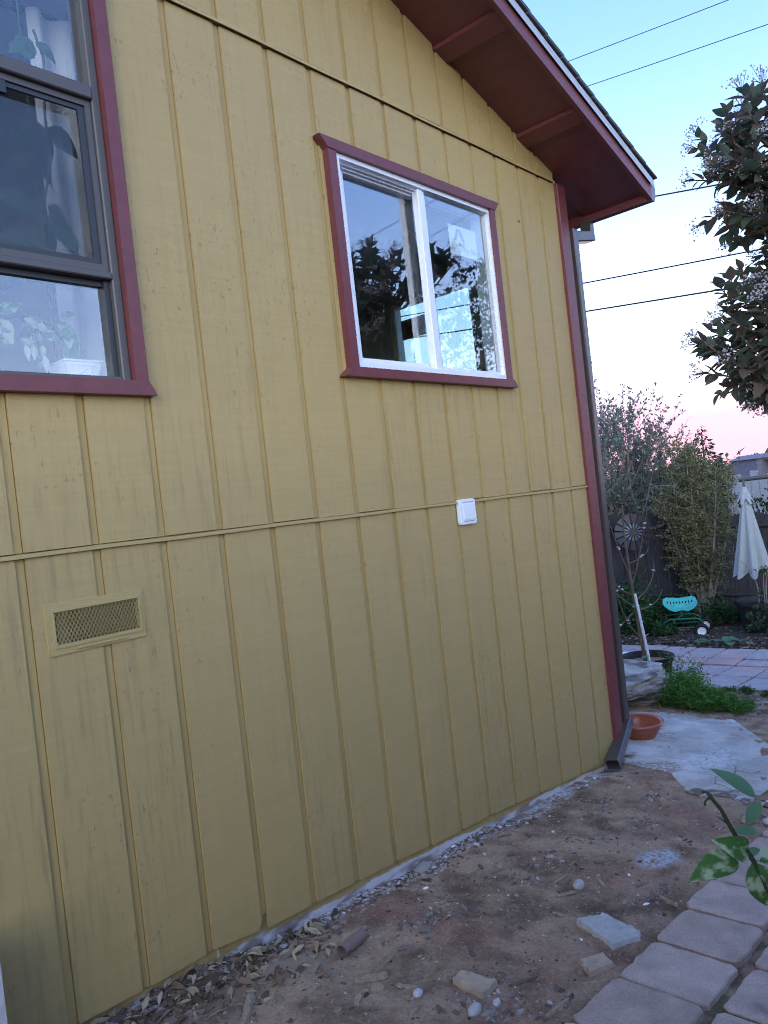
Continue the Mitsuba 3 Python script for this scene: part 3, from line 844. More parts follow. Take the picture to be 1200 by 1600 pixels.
vine = thing('climbing_plant', 'dark climbing vine with broad leaves hanging behind the middle pane of the large window', 'plant')
sp = np.array([(0.262, 0.16, 1.96), (0.225, 0.15, 2.2), (0.215, 0.15, 2.45), (0.262, 0.15, 2.60), (0.262, 0.15, 2.75), (0.278, 0.15, 2.92), (0.262, 0.16, 3.0)])
tt = np.linspace(0, 6, 40)
part(vine, 'stem', tube(np.c_[[np.interp(tt, range(7), sp[:, k]) for k in range(3)]].T, 0.0035, 6), 'green_stem')
part(vine, 'support_cane', tube([(0.222, 0.17, 1.96), (0.228, 0.17, 3.1)], 0.0025, 6), 'green_stem')
for (px, pz, dx, dz, s) in [(0.262, 2.97, -.6, -.3, .075), (0.255, 2.955, .7, -.5, .07), (0.26, 2.93, -.9, -.1, .08), (0.27, 2.90, .8, -.6, .075), (0.262, 2.87, -.5, -.6, .07),
                            (0.275, 2.72, -.95, -.35, .12), (0.265, 2.72, .9, -.55, .11), (0.24, 2.70, .3, -1, .12), (0.21, 2.62, .9, -.5, .105), (0.21, 2.62, -.7, -.15, .06),
                            (0.215, 2.47, -.9, .25, .12), (0.225, 2.455, .9, -.75, .14), (0.22, 2.44, .45, -.85, .10), (0.205, 2.42, -.2, -1, .08), (0.235, 2.48, .8, -.5, .06),
                            (0.17, 2.39, -.8, -.5, .10), (0.17, 2.36, .5, -.9, .11), (0.14, 2.31, -.7, -.7, .12), (0.10, 2.33, -.9, -.2, .11), (0.28, 2.36, .2, .9, .09)]:
    part(vine, 'leaf', one_leaf((px, 0.15 + r5.uniform(-.02, .03), pz), (dx, r5.uniform(-.3, .2), dz), s, LEAFW, r5.uniform(-.5, .5), up=(0, -1, .3)), 'vine_leaf', smooth=True)
pothos = thing('pothos_plant', 'trailing houseplant with cream and green variegated leaves behind the lowest pane of the large window', 'plant')
part(pothos, 'stem', tube(bez((-0.06, 0.14, 2.09), (0.08, 0.13, 2.19), (0.23, 0.15, 2.13), 14), 0.003, 6), 'green_stem')
part(pothos, 'stem', tube(bez((0.10, 0.14, 2.15), (0.15, 0.12, 2.12), (0.16, 0.13, 2.03), 10), 0.003, 6), 'green_stem')
for (px, pz, dx, dz, s) in [(0.06, 2.15, .75, .55, .075), (0.06, 2.14, .35, -.9, .075), (0.06, 2.145, -.9, -.25, .07), (0.05, 2.12, -.6, -.15, .05), (0.125, 2.145, .9, -.35, .07),
                            (0.12, 2.13, .75, -.55, .085), (0.15, 2.09, .1, -1, .08), (0.10, 2.09, -.95, -.1, .06), (0.105, 2.085, .8, -.3, .05), (0.23, 2.15, .15, -1, .085),
                            (0.175, 2.11, .9, -.2, .05), (0.02, 2.06, -.1, -1, .06), (0.24, 2.17, .7, .1, .04), (-0.02, 2.13, -.9, -.3, .06)]:
    part(pothos, 'leaf', one_leaf((px, 0.13 + r5.uniform(-.015, .02), pz), (dx, r5.uniform(-.35, -.05), dz), s, LEAFB, r5.uniform(-.4, .4), up=(0, -1, .4)), 'variegated_leaf', smooth=True)
for (px, pz, s) in [(0.118, 2.07, .045), (0.135, 2.068, .04), (0.165, 2.045, .05)]:
    part(pothos, 'leaf', one_leaf((px, 0.12, pz), (0.05, -.1, -1), s, LEAFN, 0.2, up=(0, -1, 0)), 'canopy_cloth', label='pale withered leaf hanging down', smooth=True)


def square_pot(cx, cy, z0, w0, w1, h):
    ms = []
    prof = [(0, w0), (0.55, w0 * 1.04), (0.9, w1 * 0.98), (1.0, w1)]
    V, F = [], []
    for t, w in prof:
        for sx, sy in ((-1, -1), (1, -1), (1, 1), (-1, 1)):
            V.append((cx + sx * w / 2, cy + sy * w / 2, z0 + h * t))
    for i in range(3):
        for j in range(4):
            k = (j + 1) % 4
            F += [(4 * i + j, 4 * i + k, 4 * i + 4 + k), (4 * i + j, 4 * i + 4 + k, 4 * i + 4 + j)]
    F += [(0, 2, 1), (0, 3, 2), (12, 13, 14), (12, 14, 15)]
    return trimesh.Trimesh(V, F, process=False)


pot = thing('square_planter', 'white square ornamented planter with upright leaves behind the lowest pane of the large window', 'planter')
part(pot, 'body', square_pot(0.262, 0.145, 1.946, 0.088, 0.108, 0.082), 'white_plastic')
part(pot, 'rim', cham(0.204, 0.320, 0.087, 0.203, 2.026, 2.033, .002), 'white_plastic')
orn = [tube([(0.262 + .03 * math.cos(a) * (1 + .25 * math.cos(6 * a)), 0.096 - .002, 1.985 + .024 * math.sin(a) * (1 + .25 * math.cos(6 * a))) for a in np.linspace(0, 2 * np.pi, 60)], 0.0014, 5)]
orn += [tube([(0.262 + .013 * math.cos(a) + .008 * math.cos(5 * a), 0.096 - .002, 1.985 + .010 * math.sin(a) + .006 * math.sin(5 * a)) for a in np.linspace(0, 2 * np.pi, 60)], 0.0013, 5)]
orn += [tube([(0.226, .094, 1.957), (0.298, .094, 1.957)], 0.0013, 5), tube([(0.224, .091, 2.018), (0.300, .091, 2.018)], 0.0013, 5)]
part(pot, 'ornament', cat_(orn), 'white_plastic', kind='stuff')
for (dx, h) in ((-0.006, 0.13), (0.012, 0.115), (-0.024, 0.09), (0.03, 0.07)):
    part(pot, 'leaf', one_leaf((0.262 + dx * .6, 0.145, 2.02), (dx * 5, -.03, 1), h, leaf_template(0.09, .3, .04, 5), 0.0, up=(0, -1, 0)), 'plain_green_leaf', smooth=True)

# ---------------------------------------------------------------- overhead wires (all cross the picture beyond the garden, 16 m along the wall)
for i, (a, b, rad) in enumerate([((5.911, 11.235), (2.425, 10.814), .008), ((5.554, 10.556), (1.757, 10.065), .008), ((4.26, 7.605), (3.19, 7.424), .017),
                                 ((6.256, 6.25), (2.526, 5.883), .016), ((6.251, 5.599), (2.836, 5.254), .019)]):
    a, b = np.array(a), np.array(b)
    s = (b - a) / (b[0] - a[0])
    ys = np.linspace(-30, 40, 60)
    pts = np.c_[np.full(60, 16.0 + 0.15 * i), ys, a[1] + s[1] * (ys - a[0]) + 0.0009 * (ys - a[0]) * (ys - b[0])]
    where = ['topmost thin wire crossing the sky beyond the roof', 'second thin wire from the top crossing the sky', 'wire leaving the tip of the gutter, third from the top',
             'dark cable above the lowest one, crossing the pale sky beside the downspout', 'lowest and thickest dark cable crossing the pale sky'][i]
    solo('overhead_wire', tube(pts, rad, 6), 'wire_black', where, 'wire', 'overhead wires crossing the sky')

# ---------------------------------------------------------------- photinia tree at the right edge
pr_ = np.random.default_rng(21)
tree = thing('photinia_tree', 'dark glossy leaved tree with pale flower buds overhanging the right edge of the picture', 'tree')
part(tree, 'trunk', tube([(3.05, -2.1, -0.3), (3.0, -2.0, 0.8), (2.9, -1.8, 1.6), (2.78, -1.5, 2.3)], [.07, .06, .05, .035], 10), 'bark', smooth=True)
BLOBS = [((2.875, -1.107, 2.79), .35, 95), ((2.72, -1.09, 2.05), .34, 90), ((2.80, -1.20, 2.43), .27, 40), ((3.02, -1.22, 2.43), .24, 40), ((2.9, -1.35, 2.98), .30, 45), ((3.10, -.90, 3.06), .13, 14),
         ((2.7, -1.7, 2.5), .55, 85), ((2.5, -1.5, 2.2), .40, 50)]
shoots, cents = [], []
for c, rad, n in BLOBS:
    d = unit(n, pr_)
    rr_ = rad * pr_.uniform(0.35, 1.0, n) ** 0.5
    shoots.append(np.array(c) + d * rr_[:, None]); cents.append(d)
shoots, cents = np.vstack(shoots), np.vstack(cents)
dirs = cents + np.array([0, 0, 0.55]) + 0.4 * unit(len(shoots), pr_)
dirs /= np.linalg.norm(dirs, axis=1, keepdims=True)
LP, LD, LS, tw, buds = [], [], [], [], []
hub = np.array([2.78, -1.5, 2.25])
for p, d in zip(shoots, dirs):
    L = pr_.uniform(.12, .22)
    base = p - d * L
    tw.append(tube([base + (hub - base) * .35, base, p], [.006, .0045, .0025], 5, cap=False))
    nl = int(pr_.integers(9, 14))
    side = np.cross(d, [0.3, 0.2, 1.0]); side /= np.linalg.norm(side); bi = np.cross(d, side)
    for k in range(nl):
        t = (k + 1) / nl
        a = k * 2.4 + pr_.uniform(-.3, .3)
        out = side * math.cos(a) + bi * math.sin(a)
        spread = 1.15 - 0.75 * t
        v = d * (1 - spread * .6) + out * spread + np.array([0, 0, -0.15])
        LP.append(base + d * L * t); LD.append(v / np.linalg.norm(v)); LS.append(pr_.uniform(.055, .09) * (1 - .3 * t * (t > .85)))
    if pr_.random() < 0.42:
        ctr = p + d * .04
        for k in range(34):
            q = ctr + (side * pr_.normal(0, .022) + bi * pr_.normal(0, .022)) + d * pr_.uniform(-.005, .03)
            buds.append(q)
            if k % 4 == 0: tw.append(tube([p, q], .0011, 3, cap=False))
LP, LD, LS = np.array(LP), np.array(LD), np.array(LS)
part(tree, 'branches', cat_(tw + [tube([hub + (np.array(c) - hub) * 0.0, hub + (np.array(c) - hub) * .6 + [0, 0, -.05], np.array(c)], [.025, .016, .008], 7) for c, _, _ in BLOBS]), 'bark', kind='stuff')
LEAFP = leaf_template(0.31, 0.30, 0.15, 6)
lroll = pr_.normal(0, .5, len(LP))
LR = frames(LD, None, lroll)
near = (LP - CAM) @ FWD
lat = (LP - CAM) @ np.array([0.665, -0.739, -0.111])
inview = np.where((lat / near < 0.53))[0]
first = inview[np.argsort(near[inview] + 2.0 * pr_.random(len(inview)))][:300]
rest = np.setdiff1d(np.arange(len(LP)), first)
ld = mikit.ply(trimesh.Trimesh(*LEAFP, process=False), None, smooth=True)
for i in first:
    M = np.eye(4); M[:3, :3] = LR[i] * LS[i]; M[:3, 3] = LP[i]
    scene[numkey(tree + '__leaf')] = {**ld, 'to_world': T(M), 'bsdf': {'type': 'ref', 'id': PHOT[int(pr_.integers(3))]}}
for q in range(3):
    sel = rest[q::3]
    m, _ = scatter(LEAFP, LP[sel], LR[sel], LS[sel])
    part(tree, 'crown', m, PHOT[q], kind='stuff', smooth=True)
octa = trimesh.creation.icosphere(subdivisions=0, radius=1.0)
mb, nv = scatter((octa.vertices, octa.faces), np.array(buds), frames(unit(len(buds), pr_)), pr_.uniform(.0025, .0048, len(buds)))
leafmat('bud_pale', (0.62, 0.62, 0.68), 0.8, 0.6)
part(tree, 'flower_buds', mb, 'bud_pale', kind='stuff', smooth=True)

# a tall dark tree further along the path: the small window mirrors its crown


def leafy(name, blobs, n, size, base, tmpl=None, seed=1, label=None, cat=None, group=None, trunks=(), barkm='bark', var=.35, hue=.1, upw=0.5, parent=None, partname='crown', shell=0.5, droop=0.0):
    r = np.random.default_rng(seed)
    tmpl = tmpl or leaf_template(0.3, .3, .1, 3)
    P, D = [], []
    tot = sum(b[3] for b in blobs)
    for c, rad, sq, wgt in blobs:
        m = int(n * wgt / tot)
        d = unit(m, r)
        # clumps: leaves gather round twig ends
        k = max(6, m // 26)
        cd = unit(k, r); cr = r.uniform(shell, 1.0, k) ** 0.6
        which = r.integers(0, k, m)
        q = cd[which] * cr[which, None] + d * r.normal(0, .13, (m, 1))
        P.append(np.array(c) + q * np.array(rad) * np.array(sq)); D.append(cd[which] * .8 + unit(m, r) * .9 + [0, 0, upw])
    P, D = np.vstack(P), np.vstack(D)
    m, nv = scatter(tmpl, P, frames(D, None, r.normal(0, .8, len(P))), r.uniform(.6, 1.25, len(P)) * size)
    col = tint(base, len(P), nv, var, hue, r)
    key = parent or thing(name, label, cat, group)
    part(key, partname, m, 'leaf_vc', kind=None, smooth=True, color=col)
    if trunks:
        for tr in trunks: part(key, 'trunk', tube(*tr), barkm, smooth=True)
    return key


leafy('evergreen_tree', [((8.2, -4.0, 3.0), 1.0, (1, 1, 1.3), 3), ((8.1, -3.9, 4.1), .55, (1, 1, 1.1), 1), ((8.7, -4.6, 3.4), 1.0, (1, 1, 1.2), 2)], 9000, .07, (.035, .05, .032), seed=31,
      label='dark evergreen tree mirrored in the right pane of the small window', cat='tree', trunks=[([(8.2, -4.1, -0.6), (8.2, -4.1, 1.5), (8.2, -4.0, 3.5)], [.12, .10, .04], 8)])

# ---------------------------------------------------------------- back fence
FA, FB = np.array([8.943, 2.762]), np.array([10.126, 1.15])
fd = (FB - FA) / np.linalg.norm(FB - FA)
fn = np.array([-fd[1], fd[0]]); fn = fn if fn[0] < 0 else -fn     # towards the garden
fence = thing('board_fence', 'dark brown weathered board fence closing the back of the garden', 'fence')
frng = np.random.default_rng(9)
FL = math.hypot(*(FB - FA))
def fence_at(s): return FA + fd * s
for i in range(-16, 42):
    s = i * 0.145
    o = fence_at(s + .07)
    top = 1.035 - 0.10 * (s + .07) + frng.normal(0, .008)
    top = max(top, 0.55)
    zb = float(gz(o[0])) - 0.02
    m = cham(-.069, .069, -.009, .009, zb, top, .003)
    m.apply_transform(trimesh.transformations.rotation_matrix(math.atan2(fd[1], fd[0]) + frng.normal(0, .004), [0, 0, 1]))
    m.apply_translation((o[0] + fn[0] * frng.uniform(0, .004), o[1] + fn[1] * frng.uniform(0, .004), 0))
    part(fence, 'board', m, 'fence_wood')
for dz in (-0.22, -1.15):
    a, b = fence_at(-2.3), fence_at(6)
    za, zb = 1.035 + .23 + dz, max(1.035 - .6, .55) + dz
    part(fence, 'rail', tube([(a[0] + fn[0] * .03, a[1] + fn[1] * .03, za), (b[0] + fn[0] * .03, b[1] + fn[1] * .03, zb)], .028, 4), 'fence_wood')
for k in range(-1, 4):
    o = fence_at(k * 1.6 + .9) + fn * .06
    tp = 1.035 - 0.1 * (k * 1.6 + .9) + .03
    part(fence, 'post', cham(o[0] - .04, o[0] + .04, o[1] - .04, o[1] + .04, float(gz(o[0])) - .02, tp, .004), 'fence_wood')

nfence = thing('neighbour_fence', 'tall weathered board fence across the side yard, behind the camera', 'fence')
for i in range(-26, 40):
    x = i * .145
    part(nfence, 'board', cham(x - .070, x + .070, -2.93, -2.91, float(gz(min(x, 6))) - .1, 1.85 - .03 * max(x, 0), .003), 'grey_board')

# garden windmill with two rings of blades on a pole in front of the fence
mill = thing('garden_windmill', 'dark metal garden windmill wheel on a pole in front of the board fence', 'windmill')
mc = np.array([8.88, 2.40, 0.785]); mn = CAM - mc; mn[2] = 0; mn /= np.linalg.norm(mn); mu = np.array([0, 0, 1.0]); ms_ = np.cross(mu, mn)
part(mill, 'pole', tube([(mc[0] - mn[0] * .04, mc[1] - mn[1] * .04, float(gz(mc[0])) - .05), (mc[0] - mn[0] * .04, mc[1] - mn[1] * .04, mc[2])], .012, 8), 'dark_metal')
for ring, (r0, r1, w0, w1, nbl, mt) in enumerate([(.115, .240, .042, .092, 14, 'mill_metal'), (.055, .112, .016, .030, 14, 'mill_pale')]):
    for i in range(nbl):
        a = 2 * math.pi * i / nbl + .1
        e, t = ms_ * math.cos(a) + mu * math.sin(a), -ms_ * math.sin(a) + mu * math.cos(a)
        tw_ = .35
        tt2 = t * math.cos(tw_) + mn * math.sin(tw_)
        V = [mc + e * rr0 + tt2 * s * w / 2 + mn * off for rr0, w in ((r0, w0), (r1, w1)) for s in (-1, 1) for off in (0, .003)]
        part(mill, 'blade', trimesh.convex.convex_hull(np.array(V)), mt)
hubm = tube([mc - mn * .01, mc + mn * .02], .055, 20)
part(mill, 'hub', hubm, 'mill_metal')
part(mill, 'rim', tube([mc + (ms_ * math.cos(a) + mu * math.sin(a)) * .113 - mn * .004 for a in np.linspace(0, 2 * np.pi, 48)], .003, 5), 'dark_metal')

# ---------------------------------------------------------------- shrubs
SML = leaf_template(0.26, .2, .05, 3)


def twigs(base, tips, r0, r1, r, bend=.15, n=9):
    out = []
    for tip in tips:
        b = np.array(base) + r.normal(0, .03, 3) * [1, 1, 0]
        mid = (b + tip) / 2 + r.normal(0, bend, 3) + [0, 0, bend]
        out.append(tube(bez(b, mid, tip, n), np.linspace(r0, r1, n), 5, cap=False))
    return out


def twiggy(name, label, base, tips_c, tips_r, nt, leaves, lsize, lcol, seed, wood=(.20, .18, .165), droop=0.0, sub=5, group=None, cat='shrub', bend=.15, r0=.02):
    """A shrub of arching twigs with small leaves along them."""
    r = np.random.default_rng(seed)
    key = thing(name, label, cat, group)
    d = unit(nt, r); d[:, 2] = d[:, 2] * .9
    tips = np.array(tips_c) + d * np.array(tips_r) * r.uniform(.45, 1.0, (nt, 1))
    main = twigs(base, tips, r0, .004, r, bend)
    P, D, fine = [], [], []
    for tip in tips:
        for _ in range(sub):
            v = (tip - np.array(base)); v /= np.linalg.norm(v)
            e = tip + (v * .6 + r.normal(0, .55, 3) + [0, 0, .25 - droop]) * np.array(tips_r).mean() * r.uniform(.22, .42)
            s = tip - v * r.uniform(0, .35) * np.linalg.norm(tip - np.array(base)) * .6
            c = bez(s, (s + e) / 2 + r.normal(0, .04, 3) + [0, 0, .06], e, 7)
            fine.append(tube(c, np.linspace(.0045, .0018, 7), 4, cap=False))
            k = max(1, int(leaves / (nt * sub)))
            t = r.uniform(.25, 1, k)
            pts = np.c_[[np.interp(t, np.linspace(0, 1, 7), c[:, j]) for j in range(3)]].T
            P.append(pts + r.normal(0, .012, pts.shape)); D.append((e - s)[None] / np.linalg.norm(e - s) * .6 + unit(k, r) * .9)
    P, D = np.vstack(P), np.vstack(D)
    m, nv = scatter(SML, P, frames(D, None, r.normal(0, .9, len(P))), r.uniform(.6, 1.3, len(P)) * lsize)
    part(key, 'trunk', cat_(main), 'pale_bark', kind='stuff')
    part(key, 'twigs', cat_(fine), 'pale_bark', kind='stuff')
    part(key, 'crown', m, 'leaf_vc', smooth=True, color=tint(lcol, len(P), nv, .4, .12, r))
    return key


twiggy('grey_shrub', 'grey green shrub with arching bare twigs behind the fence, beside the downspout', (10.1, 3.35, -0.6), (10.0, 3.25, 1.45), (1.15, 1.15, 1.15), 110, 26000, .060, (.19, .225, .185), 41, sub=8, bend=.3)
twiggy('grey_shrub', 'grey green shrub behind the house, glimpsed through the small window', (9.2, 5.6, -0.6), (9.2, 5.5, 2.0), (1.2, 1.0, 1.6), 50, 8000, .062, (.20, .22, .17), 42, sub=6, bend=.3)
# bushy olive brown shrub with several stems
r6 = np.random.default_rng(44)
bush = thing('olive_brown_bush', 'tall olive brown bush with several slender stems and tiny leaves in the garden bed', 'bush')
bc = np.array([9.35, 1.72])
stems, P, D, fine = [], [], [], []
for k in range(17):
    a = r6.uniform(0, 2 * np.pi)
    ln = r6.uniform(.05, .52)
    tip = np.array([bc[0] + ln * math.cos(a), bc[1] + ln * math.sin(a), r6.uniform(1.15, 1.98) - .5 * ln])
    b = np.array([bc[0] + r6.normal(0, .05), bc[1] + r6.normal(0, .06), float(gz(bc[0])) - .02])
    c = bez(b, (b + tip) / 2 + [0.12 * math.cos(a), .12 * math.sin(a), .0], tip, 14)
    stems.append(tube(c, np.linspace(r6.uniform(.012, .026), .004, 14), 6, cap=False))
    for _ in range(90):
        t = r6.uniform(.22, 1.0)
        s = np.array([np.interp(t, np.linspace(0, 1, 14), c[:, j]) for j in range(3)])
        v = r6.normal(0, 1, 3) * [1, 1, .6] + [0, 0, .75]
        e = s + v / np.linalg.norm(v) * r6.uniform(.10, .32)
        fine.append(tube([s, (s + e) / 2 + [0, 0, .02], e], [.003, .002, .0012], 3, cap=False))
        q = r6.uniform(.15, 1, 26)[:, None]
        P.append(s + (e - s) * q + r6.normal(0, .016, (26, 3))); D.append((e - s)[None] + unit(26, r6) * .22)
P, D = np.vstack(P), np.vstack(D)
m, nv = scatter(SML, P, frames(D, None, r6.normal(0, .9, len(P))), r6.uniform(.6, 1.3, len(P)) * .038)
for s_ in stems: part(bush, 'trunk', s_, 'pale_bark', smooth=True)
part(bush, 'twigs', cat_(fine), 'pale_bark', kind='stuff')
part(bush, 'crown', m, 'leaf_vc', smooth=True, color=tint((.20, .195, .095), len(P), nv, .45, .15, r6))
leafy('hedge_shrub', [((11.4, .65, .75), .75, (1.1, 1, .9), 2), ((11.9, -.3, .8), .8, (1, 1, 1), 2), ((11.2, 1.4, .55), .55, (1, 1, .8), 1)], 9000, .07, (.05, .085, .045), seed=51, label='dark green shrub behind the fence above the folded parasol', cat='shrub')

# ---------------------------------------------------------------- folded cantilever parasol
par = thing('folded_parasol', 'folded pale grey green cantilever parasol hanging by the fence at the right edge', 'parasol')
pc = np.array([8.93, 0.975])


def canopy(cx, cy, ztop, zbot_, rt, rb, nf, amp):
    n, k = 96, 14
    V = []
    for i in range(k):
        t = i / (k - 1)
        for j in range(n):
            a = 2 * np.pi * j / n
            r = (rt + (rb - rt) * t ** 0.85) * (1 + amp * (0.3 + .7 * t) * np.cos(nf * a + .4))
            V.append((cx + r * math.cos(a) * 1.15, cy + r * math.sin(a), ztop + (zbot_ - ztop) * t - .035 * t * math.cos(nf * a + .4)))
    F = []
    for i in range(k - 1):
        for j in range(n):
            q = (j + 1) % n
            F += [(i * n + j, (i + 1) * n + j, (i + 1) * n + q), (i * n + j, (i + 1) * n + q, i * n + q)]
    return trimesh.Trimesh(V, F, process=False)


part(par, 'canopy', canopy(pc[0], pc[1], 1.10, .19, .035, .175, 7, .32), 'canopy_cloth', smooth=True)
part(par, 'vent_cap', canopy(pc[0] + .01, pc[1] + .01, 1.25, 1.07, .02, .085, 6, .25), 'canopy_cloth', smooth=True)
part(par, 'rod', tube([(pc[0], pc[1], 1.34), (pc[0], pc[1], .12)], .012, 8), 'bronze_metal')
part(par, 'arm', tube([(8.99, 1.05, 1.335), (9.12, .55, 1.345), (9.2, .1, 1.32), (9.25, -.25, 1.25)], .026, 8), 'bronze_metal', smooth=True)
part(par, 'pole', tube([(9.25, -.25, 1.6), (9.25, -.25, -.5)], .032, 10), 'bronze_metal')
part(par, 'base', cham(8.95, 9.55, -.55, .05, -.53, -.44, .01), 'dark_metal')

# big black planting tub below it
tub = thing('planting_tub', 'large black round planting tub under the folded parasol', 'planting tub')
tb = (8.75, 0.84, float(gz(8.75)))
part(tub, 'body', move(lathe([(0.0, 0), (.235, 0), (.30, .33), (.325, .335), (.325, .375), (.30, .375), (.285, .30), (0, .28)], 40), *tb), 'pot_black', smooth=35)
part(tub, 'soil', move(lathe([(0.0, .288), (.284, .290)], 24), *tb), 'soil')
for k in range(3):
    a = k * 2.1
    part(tub, 'stalk', tube(bez((tb[0] + .06 * math.cos(a), tb[1] + .06 * math.sin(a), tb[2] + .28), (tb[0] + .04, tb[1], tb[2] + .6), (tb[0] + .2 * math.cos(a), tb[1] + .2 * math.sin(a), tb[2] + .85), 8), .006, 5), 'pale_bark')
leafy('tub_plant', [((8.62, .66, .05), .20, (1, 1, 1.4), 1), ((8.3, .74, -.25), .20, (1, 1, .9), 1)], 900, .05, (.07, .115, .055), seed=52, label='small green leafy plant growing in front of the black tub', cat='plant')

# ---------------------------------------------------------------- rolling garden seat
cart = thing('rolling_garden_seat', 'teal metal seat on a dark green four wheeled garden cart', 'garden seat')
cc = np.array([8.42, 1.70]); cz = float(gz(8.4)) - .045
fwd2 = np.array([-0.9, -0.43]); fwd2 /= np.linalg.norm(fwd2)       # towards the camera
rt2 = np.array([-fwd2[1], fwd2[0]]) * 1.0
rt2 = rt2 if rt2[1] < 0 else -rt2


def cp(u, v, z): return np.array([cc[0] + rt2[0] * u + fwd2[0] * v, cc[1] + rt2[1] * u + fwd2[1] * v, cz + z])


for (u, v) in ((-.235, .16), (.20, .16), (-.20, -.20), (.28, -.20)):
    ax3 = cp(0, 1, 0) - cp(0, 0, 0)
    c0 = cp(u, v, .085)
    a3 = np.array([ax3[0], ax3[1], 0])
    prof = lathe([(.048, -.022), (.070, -.034), (.084, -.030), (.0885, -.012), (.0885, .012), (.084, .030), (.070, .034), (.048, .022)], 28)
    Mx = np.eye(4); zc = a3 / np.linalg.norm(a3); xc_ = np.array([zc[1], -zc[0], 0]); Mx[:3, :3] = np.stack([xc_, np.cross(zc, xc_), zc], 1); Mx[:3, 3] = c0
    prof.apply_transform(Mx); prof.fix_normals()
    w_ = part(cart, 'wheel', prof, 'black_rubber', smooth=40)
    hb = lathe([(0, .010), (.016, .022), (.020, .012), (.040, .016), (.050, .024), (.050, -.02), (0, -.02)], 24); hb.apply_transform(Mx); hb.fix_normals()
    part(w_, 'rim', hb, 'white_plastic', smooth=35)
for v in (.14, -.18):
    part(cart, 'frame', tube([cp(-.24, v, .09), cp(-.21, v, .20), cp(-.14, v, .235), cp(.16, v, .235), cp(.22, v, .20), cp(.235, v, .09)], .013, 8), 'cart_green', smooth=True)
part(cart, 'frame', tube([cp(-.05, .15, .235), cp(-.02, 0, .24), cp(.03, -.19, .235)], .013, 8), 'cart_green', smooth=True)
part(cart, 'tray', cat_([tube([cp(-.2, .14, .13), cp(.2, .14, .13)], .008, 6), tube([cp(-.2, -.18, .13), cp(.24, -.18, .13)], .008, 6), tube([cp(-.18, -.18, .13), cp(-.18, .14, .13)], .008, 6), tube([cp(.2, -.18, .13), cp(.2, .14, .13)], .008, 6)]), 'cart_green', kind='stuff')
part(cart, 'post', tube([cp(0, 0, .24), cp(0, 0, .34)], .022, 10), 'cart_green')
so = Polygon([(-.19, .0), (-.185, -.07), (-.14, -.12), (-.07, -.13), (-.03, -.095), (0, -.08), (.03, -.095), (.07, -.13), (.14, -.12), (.185, -.07), (.19, 0), (.18, .07), (.14, .115), (.07, .135), (-.07, .135), (-.14, .115), (-.18, .07)]).buffer(.012).buffer(-.004)
for k in range(9):
    so = so.difference(sbox(-.146 + k * .035, .062 - .00010 * (k - 4) ** 2 * 18, -.132 + k * .035, .098 - .00010 * (k - 4) ** 2 * 18))
for k in (-3, -2, 2, 3):
    so = so.difference(sbox(k * .035 - .006, .02, k * .035 + .006, .042))
seat = trimesh.creation.extrude_polygon(so.segmentize(.02), .008, engine='earcut')
seat = seat.subdivide_to_size(.03)
sv = seat.vertices.copy()
lift = .75 * np.maximum(sv[:, 1], 0) ** 1.0 * .9 + 1.6 * sv[:, 0] ** 2 + .3 * np.maximum(-sv[:, 1] - .05, 0) * -1
seat.vertices = np.array([cp(a, -b, .345 + c + l) for (a, b, c), l in zip(sv, lift)])
seat.fix_normals()
part(cart, 'seat', seat, 'seat_teal', smooth=40)

# ---------------------------------------------------------------- weeds and greenery at the back


def weed_patch(name, label, spots, seed, col, lsize=.03, cat='weeds', kind='stuff', flower=None, tm_=None):
    """spots: (x, y, radius, height, leaves)."""
    r = np.random.default_rng(seed)
    P, D, S = [], [], []
    for (x, y, rad, h, n) in spots:
        ns = max(8, n // 40)
        a, q = r.uniform(0, 2 * np.pi, ns), rad * np.sqrt(r.uniform(0, 1, ns))
        bx_, by_ = x + q * np.cos(a), y + q * np.sin(a)
        hh = h * r.uniform(.45, 1.05, ns) * (1.08 - .6 * (q / rad) ** 2)
        w = r.integers(0, ns, n); t = r.uniform(.02, 1, n) ** .8
        lean = r.normal(0, .22, (ns, 2))
        p = np.c_[bx_[w] + lean[w, 0] * t * hh[w] + r.normal(0, .018, n), by_[w] + lean[w, 1] * t * hh[w] + r.normal(0, .018, n), gz(bx_[w]) + hh[w] * t]
        P.append(p); D.append(unit(n, r) * [1, 1, .5] + [0, 0, .45]); S.append(r.uniform(.6, 1.3, n) * lsize)
    P, D, S = np.vstack(P), np.vstack(D), np.hstack(S)
    m, nv = scatter(tm_ or SML, P, frames(D, None, r.normal(0, .8, len(P))), S)
    c = tint(col, len(P), nv, .4, .15, r)
    if flower is not None:
        f = np.repeat(r.random(len(P)) < flower[1], nv)
        c[f] = flower[0]
    return solo(name, m, 'leaf_vc', label, cat, kind=kind, smooth=True, color=c)


